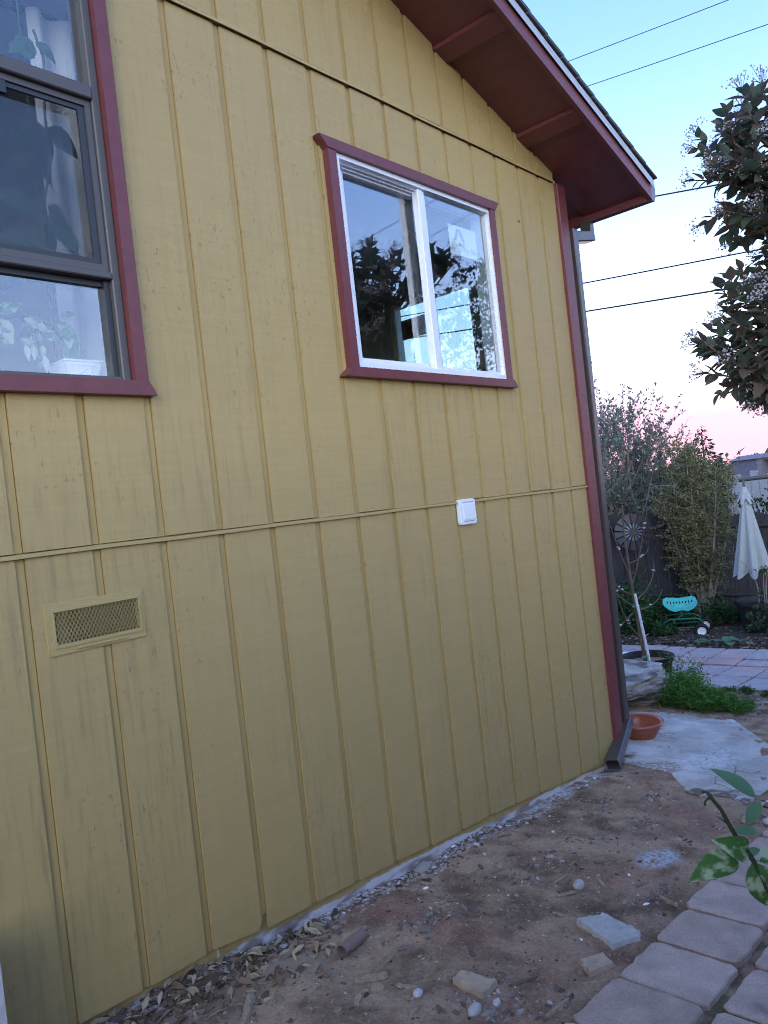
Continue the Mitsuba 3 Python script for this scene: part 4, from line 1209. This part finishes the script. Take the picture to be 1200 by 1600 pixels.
FINE = leaf_template(0.10, .1, .2, 3)
weed_patch('weed_clump', 'clump of fine feathery green weeds at the edge of the concrete pad', [(4.62, .25, .20, .24, 5200), (4.60, .05, .17, .17, 3600), (4.75, .36, .18, .27, 3500), (4.62, -.10, .13, .10, 1500), (4.95, .35, .12, .36, 900)], 61, (.095, .215, .050), .040, tm_=FINE)
weed_patch('bed_weeds', 'green weeds and low plants filling the garden bed below the fence', [(8.45, 2.45, .35, .75, 2600), (8.25, 2.15, .25, .42, 1600), (8.85, 2.2, .4, .5, 2200), (9.2, 1.9, .5, .38, 2200), (9.3, 1.35, .4, .30, 1500), (8.15, 1.82, .16, .18, 700), (8.5, 2.8, .4, .6, 2000), (9.6, 1.0, .4, .3, 900)], 62,
           (.050, .105, .040), .055, flower=((.55, .48, .08), .012))
weed_patch('path_weeds', 'scattered low weeds along the edge of the patio pavers', [(5.25, -.25, .16, .045, 700), (5.3, .05, .12, .04, 500), (4.9, -.45, .2, .03, 500)], 63, (.075, .12, .04), .025)
weed_patch('tall_weed', 'thin pale weed stalks standing above the feathery clump', [(5.0, .42, .08, .42, 130), (5.05, .30, .05, .40, 90)], 64, (.13, .17, .09), .028)
# broad floppy leaves on the bed edge
fl = thing('broad_leaf_plant', 'low plant with broad dull green leaves at the edge of the garden bed', 'plant')
r7 = np.random.default_rng(70)
for (x, y) in [(7.62, 1.22), (7.60, 1.05), (7.7, 1.0), (7.58, .88), (7.75, .92), (7.55, 1.12), (7.66, .80)]:
    part(fl, 'leaf', one_leaf((x, y, float(gz(x)) + .05), (r7.normal(), r7.normal(), .15), r7.uniform(.13, .18), leaf_template(.42, .2, .2, 6), r7.normal(0, .3)), 'plain_green_leaf', smooth=True)

# ---------------------------------------------------------------- young fruit tree in a nursery pot, pipes, boulder, bowl
npot = thing('nursery_pot', 'black plastic nursery pot behind the boulder', 'plant pot')
np_ = (5.02, 0.66, float(gz(5.02)) + .03)
part(npot, 'body', move(lathe([(0, 0), (.155, 0), (.185, .225), (.20, .225), (.205, .262), (.192, .262), (.178, .205), (0, .20)], 36), *np_), 'pot_black', smooth=35)
part(npot, 'soil', move(lathe([(0, .206), (.177, .208)], 24), *np_), 'soil')
ft = thing('young_fruit_tree', 'bare young fruit tree with a few white blossoms planted in the black nursery pot', 'tree')
r8 = np.random.default_rng(81)
tx, ty, tz = np_[0] + .02, np_[1] + .03, np_[2] + .2
trunk = np.array([(tx, ty, tz), (tx - .01, ty + .02, tz + .30), (tx - .005, ty + .045, tz + .62), (tx + .01, ty + .07, tz + 1.05), (tx + .01, ty + .06, tz + 1.28)])
part(ft, 'trunk', tube(trunk, [.016, .014, .012, .009, .006], 8), 'bark', smooth=True)
blo = []
L_ = np.array([-.665, .739, .111]); U_ = np.array([0, 0, 1.0])
for (h, lat_, up_, ln) in [(.45, .24, .34, 1), (.5, -.22, .33, 1), (.62, -.10, .62, 1), (.42, .14, -.25, .6), (.55, .20, .10, 1), (.7, .08, .55, 1), (.42, -.24, .12, .8), (.8, -.2, .2, 1), (.2, .2, .5, 1)]:
    b = np.array([np.interp(h, trunk[:, 2] - tz, trunk[:, j]) for j in range(3)])
    e = b + L_ * lat_ + U_ * up_ + r8.normal(0, .05, 3)
    c = bez(b, b + L_ * lat_ * .8 + U_ * up_ * .3, e, 9)
    part(ft, 'branch', tube(c, np.linspace(.007, .0025, 9), 6), 'bark', smooth=True)
    for _ in range(3):
        t = r8.uniform(.3, 1)
        blo.append([np.interp(t, np.linspace(0, 1, 9), c[:, j]) for j in range(3)])
blo = np.array(blo)[r8.random(len(blo)) < .55]
scene['petal_white'] = {'type': 'principledthin', 'base_color': {'type': 'rgb', 'value': [0.82, 0.80, 0.82]}, 'roughness': 0.7, 'diff_trans': 0.7}
for b in blo:
    n5 = 6
    aa = np.arange(n5) * 2 * np.pi / n5
    dd = np.c_[np.cos(aa), np.sin(aa), np.full(n5, .5)] + r8.normal(0, .2, (n5, 3))
    m, _ = scatter(leaf_template(.42, .2, -.2, 4), np.repeat(b[None], n5, 0), frames(dd), np.full(n5, .022))
    part(ft, 'blossom', m, 'petal_white', smooth=True)
stake = thing('white_stake', 'white plastic pipe used as a stake and tied to the young fruit tree', 'stake')
part(stake, 'pipe', tube([(tx - .01, ty - .045, tz - .04), (tx - .03, ty + .015, tz + .56)], .011, 10), 'white_vinyl', smooth=True)
for h, k in ((.05, 0), (.46, 1)):
    q = np.array([tx - .012, ty - .015 + .04 * k, tz + h])
    part(stake, 'tie', tube([q + .026 * (np.array([1, 0, 0]) * math.cos(a) * .7 + np.array([0, 1, 0]) * math.sin(a)) + [0, 0, .008 * math.sin(2 * a)] for a in np.linspace(0, 2 * np.pi, 20)], .006, 5), 'seat_teal', smooth=True)
dp = thing('drain_pipe', 'short length of white plastic drain pipe lying on the patio behind the nursery pot', 'pipe')
a, b = np.array([6.50, 1.345, -.345 + .055]), np.array([6.05, 1.95, -.30 + .055])
dv = (b - a) / np.linalg.norm(b - a)
m = trimesh.creation.annulus(.047, .053, np.linalg.norm(b - a), sections=32)
Mx = np.eye(4); xc_ = np.cross([0, 0, 1.0], dv); xc_ /= np.linalg.norm(xc_); Mx[:3, :3] = np.stack([xc_, np.cross(dv, xc_), dv], 1); Mx[:3, 3] = (a + b) / 2
m.apply_transform(Mx)
part(dp, 'tube', m, 'white_vinyl', smooth=40)

# layered boulder
ico = trimesh.creation.icosphere(subdivisions=6, radius=1.0)
v = ico.vertices
rb = np.random.default_rng(12)
nrm = np.vstack([unit(26, rb) * [1, 1, .8], [[0, 0, 1], [.1, -.05, 1], [-.55, -.6, -.5], [.75, -.3, -.45]]])
nrm /= np.linalg.norm(nrm, axis=1, keepdims=True)
off = np.r_[rb.uniform(.80, 1.0, 26), .62, .66, .62, .70]
rad = np.min(np.where(v @ nrm.T > .05, off / np.maximum(v @ nrm.T, .05), 9), axis=1)
P = v * np.minimum(rad, 1.15)[:, None] * np.array([.40, .40, .235])
ledge = np.round((P[:, 2] + .03 * meshkit.fbm(P * 7, 3, 7)) / .042)
lay = meshkit.noise(np.c_[P[:, 0] * 6, P[:, 1] * 6, ledge * 3.7], 2) - .5
P[:, :2] *= (1 + .30 * lay + .16 * (meshkit.fbm(P * 11, 4, 8) - .5))[:, None]
P[:, 2] += .020 * (meshkit.fbm(P * 14, 4, 4) - .5) + .06 * P[:, 0]
boulder = trimesh.Trimesh(P, ico.faces, process=False)
boulder.apply_translation((4.54, .68, -.050))
solo('boulder', boulder, 'rock_stone', 'big layered grey brown boulder with a flat top behind the terracotta bowl', 'boulder', smooth=30)

bowl = thing('plastic_bowl', 'shallow terracotta coloured plastic bowl standing on the concrete pad beside the downspout', 'bowl')
bo = (3.565, .115, .3 - .3565 + .004)
bm_ = lathe([(0, .002), (.085, .002), (.092, .0), (.098, .006), (.126, .050), (.134, .078), (.150, .084), (.154, .092), (.150, .099), (.140, .098), (.131, .090), (.128, .070), (.122, .062), (.119, .045), (.095, .014), (.085, .010), (0, .010)], 64)
part(bowl, 'body', move(bm_, *bo), 'terracotta', smooth=30)

# ---------------------------------------------------------------- near ground: stones, wood, litter
def stone(name, label, x, y, size, seed, m='grey_stone', cat='stone', group=None, rz=0.0, lift=.35):
    r = np.random.default_rng(seed)
    s = trimesh.creation.icosphere(subdivisions=3, radius=.5)
    v = s.vertices * (1 + .35 * (meshkit.fbm(s.vertices * 2.2 + seed, 3, seed) - .5)[:, None]) * np.array(size)
    c_, s_ = math.cos(rz), math.sin(rz)
    v[:, :2] = v[:, :2] @ np.array([[c_, s_], [-s_, c_]])
    s.vertices = v + [x, y, on_ground(x, y) + size[2] * lift]
    return solo(name, s, m, label, cat, group, smooth=True)


def flag(pts, z, thick, seed, tilt=(0, 0)):
    r = np.random.default_rng(seed)
    pg = Polygon(pts).segmentize(.012)
    o = np.array(pg.exterior.coords[:-1]) + r.normal(0, .0016, (len(pg.exterior.coords) - 1, 2))
    cen = o.mean(0)
    k = len(o)
    i1, i2 = cen + (o - cen) * .975, cen + (o - cen) * .95
    V = np.vstack([np.c_[cen + (o - cen) * .985, np.full(k, 0.)], np.c_[o, np.full(k, thick * .5) + r.normal(0, .002, k)], np.c_[i1, np.full(k, thick - .003)], np.c_[i2, thick + r.normal(0, .0007, k)], [[*cen, thick]]])
    F = []
    for L in range(3):
        for i in range(k):
            j = (i + 1) % k
            F += [(L * k + i, L * k + j, (L + 1) * k + j), (L * k + i, (L + 1) * k + j, (L + 1) * k + i)]
    F += [(3 * k + i, 3 * k + (i + 1) % k, 4 * k) for i in range(k)]
    V[:, 2] += (V[:, 0] - cen[0]) * tilt[0] + (V[:, 1] - cen[1]) * tilt[1] + z
    m_ = trimesh.Trimesh(V, F, process=False)
    m_.fix_normals()
    return m_


solo('loose_paver', flag([(1.232, -.715), (1.300, -.757), (1.322, -.757), (1.288, -.90), (1.250, -.912), (1.158, -.872)], .150, .040, 5, (-.12, .03)), 'grey_stone', 'broken grey paver slab lying loose on the soil beside the path', 'paver', smooth=30)
solo('brick_piece', flag([(.742, -.612), (.790, -.606), (.806, -.712), (.730, -.722)], .208, .028, 6, (-.1, 0)), 'tan_stone', 'tan broken brick piece half sunk in the soil, with a groove across it', 'brick', smooth=30)
solo('buried_stone', flag([(1.045, -.826), (1.119, -.862), (1.085, -.912), (1.000, -.880)], .180, .018, 7, (-.1, 0)), 'tan_stone', 'flat reddish stone almost buried in the soil below the loose grey paver', 'stone', smooth=30)
stone('pebble', 'smooth grey white pebble in front of the tan brick piece', .676, -.731, (.045, .030, .026), 3, 'grey_stone', 'pebble')
stone('pebble', 'pale rounded pebble to the left of the tan brick piece', .640, -.573, (.030, .024, .022), 4, 'pale_plaster', 'pebble')
stone('pebble', 'grey green pebble at the right corner of the tan brick piece', .736, -.757, (.024, .020, .022), 5, 'grey_stone', 'pebble')
stone('pebble', 'small grey stone standing among splinters in the middle of the bare soil', 1.463, -.603, (.045, .035, .035), 6, 'grey_stone', 'pebble')
stone('pebble', 'brown stone at the far corner of the garden path', 2.42, -.86, (.075, .05, .035), 8, 'tan_stone', 'pebble')
stone('pebble', 'pale grey stone beside the brown one at the far corner of the garden path', 2.46, -.93, (.055, .045, .03), 9, 'pale_plaster', 'pebble')

# cardboard tube with a spiral seam
th = np.linspace(0, 2 * np.pi, 25)
ct0, ct1 = np.array([.655, -.272, on_ground(.655, -.272) + .021]), np.array([.775, -.252, on_ground(.775, -.252) + .021])
def spiral(t0, t1, ra):
    d_ = (ct1 - ct0) / np.linalg.norm(ct1 - ct0); s_ = np.cross(d_, [0, 0, 1.0]); s_ /= np.linalg.norm(s_); u_ = np.cross(s_, d_)
    V, n, k = [], 60, 6
    for i in range(n):
        a = 2 * np.pi * 2.0 * i / (n - 1)
        for j in range(k):
            t = t0 + (i / (n - 1)) * 1.0 + (j / (k - 1) - .5) * .62
            q = np.clip(t, 0, 1)
            V.append(ct0 + (ct1 - ct0) * q + (s_ * math.cos(a) + u_ * math.sin(a)) * ra * (1 + .05 * (j == 0)))
    F = []
    for i in range(n - 1):
        for j in range(k - 1):
            a0 = i * k + j
            F += [(a0, a0 + k, a0 + k + 1), (a0, a0 + k + 1, a0 + 1)]
    return trimesh.Trimesh(V, F, process=False)
solo('cardboard_tube', spiral(0, 1, .0175), 'cardboard', 'brown cardboard tube with an unwinding spiral seam lying on the soil', 'cardboard tube', smooth=True)


def splinter(x, y, ln, wd, th_, rz, seed, tilt=0.0):
    r = np.random.default_rng(seed)
    n = 9
    t = np.linspace(-.5, .5, n)
    wob = np.cumsum(r.normal(0, .012, n)) * ln * .5
    w = wd * (.55 + .45 * r.random(n)); w[0] *= .5; w[-1] *= .35
    V = []
    for i in range(n):
        for sy, sz in ((-1, 0), (1, 0), (.8, 1), (-.7, 1)):
            V.append((t[i] * ln, wob[i] + sy * w[i] / 2, sz * th_ * (.7 + .5 * r.random())))
    F = []
    for i in range(n - 1):
        for j in range(4):
            k = (j + 1) % 4
            F += [(4 * i + j, 4 * i + k, 4 * i + 4 + k), (4 * i + j, 4 * i + 4 + k, 4 * i + 4 + j)]
    F += [(0, 2, 1), (0, 3, 2), (4 * n - 4, 4 * n - 3, 4 * n - 2), (4 * n - 4, 4 * n - 2, 4 * n - 1)]
    V = np.array(V)
    c_, s_ = math.cos(rz), math.sin(rz)
    V[:, 2] += V[:, 0] * tilt
    V[:, :2] = V[:, :2] @ np.array([[c_, s_], [-s_, c_]])
    V[:, 2] += -0.1 * V[:, 0]
    return trimesh.Trimesh(V + [x, y, on_ground(x, y) + .001], F, process=False)


solo('wood_piece', splinter(.515, -.150, .15, .026, .016, .15, 1, .06), 'splinter_wood', 'pale split piece of wood lying near the foundation, left of the cardboard tube', 'wood piece')
solo('wood_piece', splinter(.318, -.262, .16, .026, .012, .72, 2, .05), 'splinter_wood', 'long tapering tan wood splinter pointing at the lower left corner of the soil', 'wood piece')
solo('wood_piece', splinter(.815, -.885, .105, .014, .006, -.05, 3, .03), 'splinter_wood', 'thin pale pointed wood splinter at the lower end of the garden path', 'wood piece')
solo('wood_piece', splinter(.628, -.415, .09, .022, .012, -.7, 4, .05), 'splinter_wood', 'stubby brown wood piece half in the soil below the cardboard tube', 'wood piece')
solo('wood_piece', splinter(1.53, -.885, .075, .016, .010, 1.2, 5), 'splinter_wood', 'short tan stick on the soil between the loose paver and the path', 'wood piece')
solo('wood_piece', splinter(.86, -.76, .09, .008, .006, -.5, 6, .04), 'bark', 'dark twig to the right of the tan brick piece', 'twig')
solo('wood_piece', splinter(1.38, -.585, .11, .012, .007, -.55, 7, .05), 'splinter_wood', 'slim pale stick in front of the small grey stone on the bare soil', 'wood piece')
solo('wood_piece', splinter(.78, -.20, .085, .030, .006, -.4, 8, .1), 'splinter_wood', 'flat brown bark chip just above the cardboard tube', 'wood piece')
r9 = np.random.default_rng(91)
for k in range(64):
    x = r9.uniform(.15, 1.9)
    y = -abs(r9.normal(0, .16)) - .04 if k < 30 else r9.uniform(-.88, -.2)
    if -y > .9: continue
    solo('wood_chip', splinter(x, y, r9.uniform(.03, .075), r9.uniform(.006, .02), r9.uniform(.002, .006), r9.uniform(0, 6.28), 100 + k, r9.normal(0, .12)), ['splinter_wood', 'bark', 'splinter_wood', 'cardboard'][k % 4],
         'small splintered wood chip lying on the bare soil', 'wood chip', 'wood chips scattered on the soil')


def litter(name, label, n, pos, size, cols, seed, flat=.25, parent=None):
    r = np.random.default_rng(seed)
    P = pos(r, n)
    P = P[(P[:, 0] > -.4)]
    n = len(P)
    tm2 = trimesh.creation.icosphere(subdivisions=0, radius=.5)
    v0 = tm2.vertices
    S = r.lognormal(0, .5, n) * size
    sc = np.c_[r.uniform(.6, 1.9, n), r.uniform(.35, 1.0, n), r.uniform(.12, flat * 2, n)]
    vv = v0[None] * sc[:, None, :] * (1 + r.normal(0, .18, (n, len(v0), 1)))
    R = frames(unit(n, r) * [1, 1, .35], None, r.normal(0, .35, n))
    z = ground_h(P[:, 0], P[:, 1]) - S * .04
    vv = np.einsum('nij,nvj->nvi', R, vv) * S[:, None, None] + np.c_[P, z][:, None, :]
    ff = tm2.faces[None] + (np.arange(n) * len(v0))[:, None, None]
    cols = np.array(cols)
    c = cols[r.integers(0, len(cols), n)] * r.uniform(.65, 1.3, (n, 1))
    solo(name, trimesh.Trimesh(vv.reshape(-1, 3), ff.reshape(-1, 3), process=False), 'litter_vc', label, 'litter', kind='stuff', smooth=False, color=np.clip(np.repeat(c, len(v0), 0), 0, .9))


def pos_wall(r, n):
    x = np.r_[r.uniform(-.3, .8, n * 3 // 4), r.uniform(.4, 2.0, n - n * 3 // 4)]
    return np.c_[x, .012 - np.abs(r.normal(0, .075, n)) * np.where(x < .6, 1.7, .8)]


def pos_plaster(r, n):
    x = r.beta(1.5, 2.2, n) * 2.5 + .42
    return np.c_[x, .012 - np.abs(r.normal(0, .055, n))]


def pos_soil(r, n):
    return np.c_[r.uniform(.1, 2.9, n), r.uniform(-.93, -.02, n)]


def pos_clumps(r, n):
    c = np.array([(1.593, -.389), (1.395, -.403), (1.006, -.36), (.939, -.30), (.72, -.80), (.80, -.86), (2.2, -.5), (1.9, -.45), (2.35, -.25), (.72, -.69), (1.55, -.84), (2.5, -.42)])
    w = r.integers(0, len(c), n)
    return c[w] + r.normal(0, 1, (n, 2)) * [.055, .030]


BR = [(.17, .12, .085), (.12, .08, .06), (.24, .18, .13), (.09, .065, .05), (.20, .12, .095)]
WH = [(.55, .55, .60), (.62, .60, .58), (.42, .42, .46), (.34, .30, .27), (.30, .22, .18)]
litter('bark_litter', 'brown bark chips and dead leaves heaped along the foundation', 2400, pos_wall, .015, BR, 1)
n_ = 420
rl = np.random.default_rng(55)
xy = np.c_[rl.uniform(-.25, .75, n_), -np.abs(rl.normal(0, .13, n_))]
m, nv = scatter(leaf_template(.16, .3, .15, 4), np.c_[xy, ground_h(xy[:, 0], xy[:, 1]) + rl.uniform(.004, .022, n_)], frames(unit(n_, rl) * [1, 1, .25], None, rl.normal(0, .6, n_)), rl.lognormal(0, .4, n_) * .038)
cl_ = np.array([(.32, .23, .14), (.21, .135, .085), (.42, .33, .23), (.36, .29, .17), (.13, .09, .065)])[rl.integers(0, 5, n_)] * rl.uniform(.7, 1.2, (n_, 1))
solo('dry_leaves', m, 'litter_vc', 'dry narrow leaves and shavings heaped at the lower left against the wall', 'dry leaves', kind='stuff', smooth=True, color=np.repeat(cl_, nv, 0))
litter('plaster_crumbs', 'white plaster and paint crumbs fallen along the foundation', 1100, pos_plaster, .009, WH, 2, .4)
litter('soil_crumbs', 'small crumbs and bits of wood scattered over the bare soil', 2600, pos_soil, .0075, BR + [(.36, .28, .20), (.30, .22, .15), (.40, .34, .28)], 3, .3)
litter('gravel_clusters', 'little clusters of grey chips and gravel on the bare soil', 620, pos_clumps, .011, [(.28, .25, .22), (.20, .17, .15), (.36, .34, .32), (.14, .10, .08)], 4, .4)
litter('white_specks', 'tiny white specks scattered over the bare soil', 260, pos_soil, .0055, [(.7, .7, .7), (.6, .58, .55)], 5, .5)
litter('bed_mulch', 'dark mulch and pale chips on the garden bed behind the patio', 2600, lambda r, n: np.c_[r.uniform(7.5, 8.9, n), r.uniform(.2, 2.6, n)], .028, [(.09, .065, .05), (.05, .036, .03), (.20, .17, .14), (.06, .045, .035)], 6)
litter('gravel_strip', 'gravel and dry leaves on the strip between the pad and the patio', 1500, lambda r, n: np.c_[r.uniform(4.34, 5.4, n), r.uniform(-.75, .5, n)], .014, [(.22, .18, .15), (.14, .11, .09), (.34, .31, .28), (.10, .075, .06)], 7)
litter('path_edge_leaves', 'dark leaf litter beside the far end of the garden path', 500, lambda r, n: np.c_[r.uniform(2.45, 3.3, n), r.uniform(-1.25, -.83, n)], .020, [(.07, .055, .05), (.16, .13, .11), (.30, .28, .27)], 8)

# ---------------------------------------------------------------- variegated plant at the right edge, close to the camera
vp = thing('variegated_plant', 'slender green stem with cream variegated leaves rising from the right edge of the picture', 'plant')
O = CAM + FWD * 1.6
RGT, UPV = np.array([0.665, -0.739, -0.1109]), np.array([0.0829, -0.0743, 0.9938])
def near_pt(a, b, c=0.0): return O + RGT * a + UPV * b + FWD * c
stem = np.array([near_pt(1.02, -1.16, .05), near_pt(.90, -.94), near_pt(.807, -.795), near_pt(.772, -.725), near_pt(.735, -.675), near_pt(.708, -.625), near_pt(.680, -.592)])
tt = np.linspace(0, 6, 30)
part(vp, 'stem', tube(np.c_[[np.interp(tt, range(7), stem[:, k]) for k in range(3)]].T, np.linspace(.0070, .0036, 30), 8), 'green_stem', smooth=True)
toc = CAM - O; toc /= np.linalg.norm(toc)
for (a, b, da, db, dc, s, rl) in [(.745, -.735, -1.0, -.10, -.1, .105, .3), (.765, -.715, -.75, .45, -.5, .085, -.5), (.775, -.735, .30, -.95, -.2, .105, .4), (.79, -.735, .95, .22, .1, .09, -.3)]:
    part(vp, 'leaf', one_leaf(near_pt(a, b), RGT * da + UPV * db + FWD * dc, s, leaf_template(.33, .45, .42, 12), rl, up=toc * .7 + UPV * .7), 'variegated_leaf', smooth=True)
part(vp, 'leaf', one_leaf(near_pt(.738, -.668), RGT * -.85 + UPV * .5, .055, leaf_template(.13, .6, -.1, 6), 0, up=UPV), 'photinia_b', label='narrow folded purple young leaf', smooth=True)
part(vp, 'bud', cat_([tube(bez(near_pt(.690, -.600), near_pt(.68, -.585), near_pt(.668, -.588), 5), .003, 5), tube(bez(near_pt(.686, -.600), near_pt(.672, -.605), near_pt(.674, -.617), 5), .0022, 5)]), 'green_stem')
bp = thing('broad_green_plant', 'plant with long smooth green leaves reaching in at the right edge above the path', 'plant')
for (a, b, da, db, s, w_) in [(.855, -.655, -.80, .60, .115, .20), (.865, -.665, -.3, -.6, .07, .25), (.86, -.735, -1, .05, .065, .2), (.865, -.775, -.7, -.3, .05, .22)]:
    part(bp, 'leaf', one_leaf(near_pt(a, b, .15), RGT * da + UPV * db + FWD * .1, s, leaf_template(w_, .3, .15, 8), .2, up=toc * .7 + UPV * .6), 'plain_green_leaf', smooth=True)
part(bp, 'stem', tube([near_pt(.93, -.60, .15), near_pt(.95, -.9, .15), near_pt(1.0, -1.25, .15)], .008, 8), 'green_stem')

# ---------------------------------------------------------------- beyond the fence


def conifer(name, label, x, y, h, rad, seed, zb=-2.5, n=2200, size=.5, group=None, col=(.045, .065, .045)):
    r = np.random.default_rng(seed)
    t = r.uniform(0, 1, n) ** .6
    a = r.uniform(0, 2 * np.pi, n)
    layer = .78 + .22 * np.sin(t * 60)
    q = rad * (t ** .9) * layer * r.uniform(.35, 1.0, n) ** .5
    P = np.c_[x + q * np.cos(a), y + q * np.sin(a), zb + h * (1 - t)]
    D = np.c_[np.cos(a), np.sin(a), np.full(n, -.25)] + r.normal(0, .3, (n, 3))
    m, nv = scatter(SML, P, frames(D, None, r.normal(0, .5, n)), r.uniform(.5, 1.2, n) * size * (.35 + .65 * t))
    key = thing(name, label, 'conifer', group)
    part(key, 'crown', m, 'leaf_vc', smooth=True, color=tint(col, n, nv, .35, .1, r))
    part(key, 'trunk', tube([(x, y, zb - .5), (x, y, zb + h * .95)], [rad * .08, .02], 6), 'bark')


fdir = np.array([0.742 + .665 * .43, .67 - .739 * .43]); fdir /= np.linalg.norm(fdir)
fsd = np.array([.58, -.815])
def far_pt(D, s): return CAM[:2] + np.array([.742, .670]) * D + np.array([.665, -.739]) * s * D
def far_tree(D, u, top_v, rad, seed, label, n=2200, size=.5, group=None, col=(.05, .07, .045)):
    x, y = far_pt(D, u)
    zt = CAM[2] + top_v * D
    conifer('conifer', label, x, y, zt + 3.0, rad, seed, -3.0, n, size, group, col)
far_tree(34, .428, .056, 2.4, 1, 'tallest pointed conifer beyond the fence, rising behind the olive brown bush', 3500, .55)
far_tree(36, .416, .046, 1.6, 2, 'smaller conifer just left of the tallest one beyond the fence', 2200, .5)
far_tree(35, .396, .030, 1.6, 3, 'shortest of the three nearer conifers, at the left of the row beyond the fence', 2000, .5)
r10 = np.random.default_rng(101)
for k in range(26):
    D = r10.uniform(120, 190)
    u = .30 + .016 * k + r10.normal(0, .004)
    far_tree(D, u, r10.uniform(.006, .017), r10.uniform(2.0, 3.6), 200 + k, 'small pointed conifer in the hazy tree line on the horizon', 320, 2.2, 'distant conifers on the horizon', (.075, .09, .07))
ts = []
rt_ = np.random.default_rng(77)
P = []
for k in range(900):
    D = rt_.uniform(90, 160); u = rt_.uniform(-.2, .9)
    x, y = far_pt(D, u)
    c = np.array([x, y, -2.2 + rt_.uniform(0, 2.6)])
    P.append(c + rt_.normal(0, 1, (28, 3)) * [1.7, 1.7, 1.0])
P = np.vstack(P)
m, nv = scatter(SML, P, frames(unit(len(P), rt_) + [0, 0, .4]), rt_.uniform(.5, 1.1, len(P)) * 1.3)
solo('tree_line', m, 'leaf_vc', 'low mass of distant trees along the horizon', 'trees', kind='stuff', smooth=True, color=tint((.09, .10, .065), len(P), nv, .35, .1, rt_))


def far_house(name, label, D, u, w, h, rz, roofm, wallm, zb=-3.0, slope=.35):
    x, y = far_pt(D, u)
    key = thing(name, label, 'house')
    d = w * .7
    b = obox((0, 0, h / 2), (w, d, h))
    rf = trimesh.convex.convex_hull(np.array([(sx * (w / 2 + .3), sy * (d / 2 + .3), h + .01) for sx in (-1, 1) for sy in (-1, 1)] + [(sx * (w / 2 + .3), 0, h + slope * d / 2) for sx in (-1, 1)]))
    R_ = trimesh.transformations.rotation_matrix(rz, [0, 0, 1]); R_[:3, 3] = (x, y, zb)
    for mm in (b, rf): mm.apply_transform(R_)
    part(key, 'wall', b, wallm); part(key, 'roof', rf, roofm)
    for s in (-.28, .25):
        wn = obox((s * w, -d / 2 - .02, h * .55), (w * .16, .05, h * .32)); wn.apply_transform(R_)
        part(key, 'window', wn, 'dark_metal')


far_house('neighbour_house', 'grey roofed house among the distant trees at the right edge', 60, .496, 3.0, 4.75, .9, 'far_roof', 'far_roof')
far_house('neighbour_house', 'house with a red wall peeping in at the right edge above the shrubs', 58, .535, 3.2, 4.6, .9, 'far_roof', 'far_red')
nf = thing('pale_fence', 'pale grey panel fence beyond the garden, seen between the shrubs', 'fence')
for k in range(7):
    x, y = far_pt(22, .458 + .011 * k)
    hgt = [1.05, 1.05, .8, 1.25, .8, .9, .9][k]
    m = cham(-.115, .115, -.012, .012, -1.6, -1.6 + 1.35 + hgt * .35 + 1.1, .004)
    m.apply_transform(trimesh.transformations.rotation_matrix(-.84, [0, 0, 1])); m.apply_translation((x, y, 0))
    part(nf, 'panel', m, 'far_wall')
leafy('garden_shrub', [((16.9, 1.4, .85), .75, (1, 1.2, .7), 2), ((16.4, .3, .75), .8, (1, 1, .7), 2), ((16.2, -.7, .9), .8, (1, 1, .7), 2), ((14.6, .75, .7), .6, (1, 1, .8), 2)], 12000, .11, (.07, .10, .05), seed=53, label='light green shrub in front of the pale panel fence beyond the garden', cat='shrub')
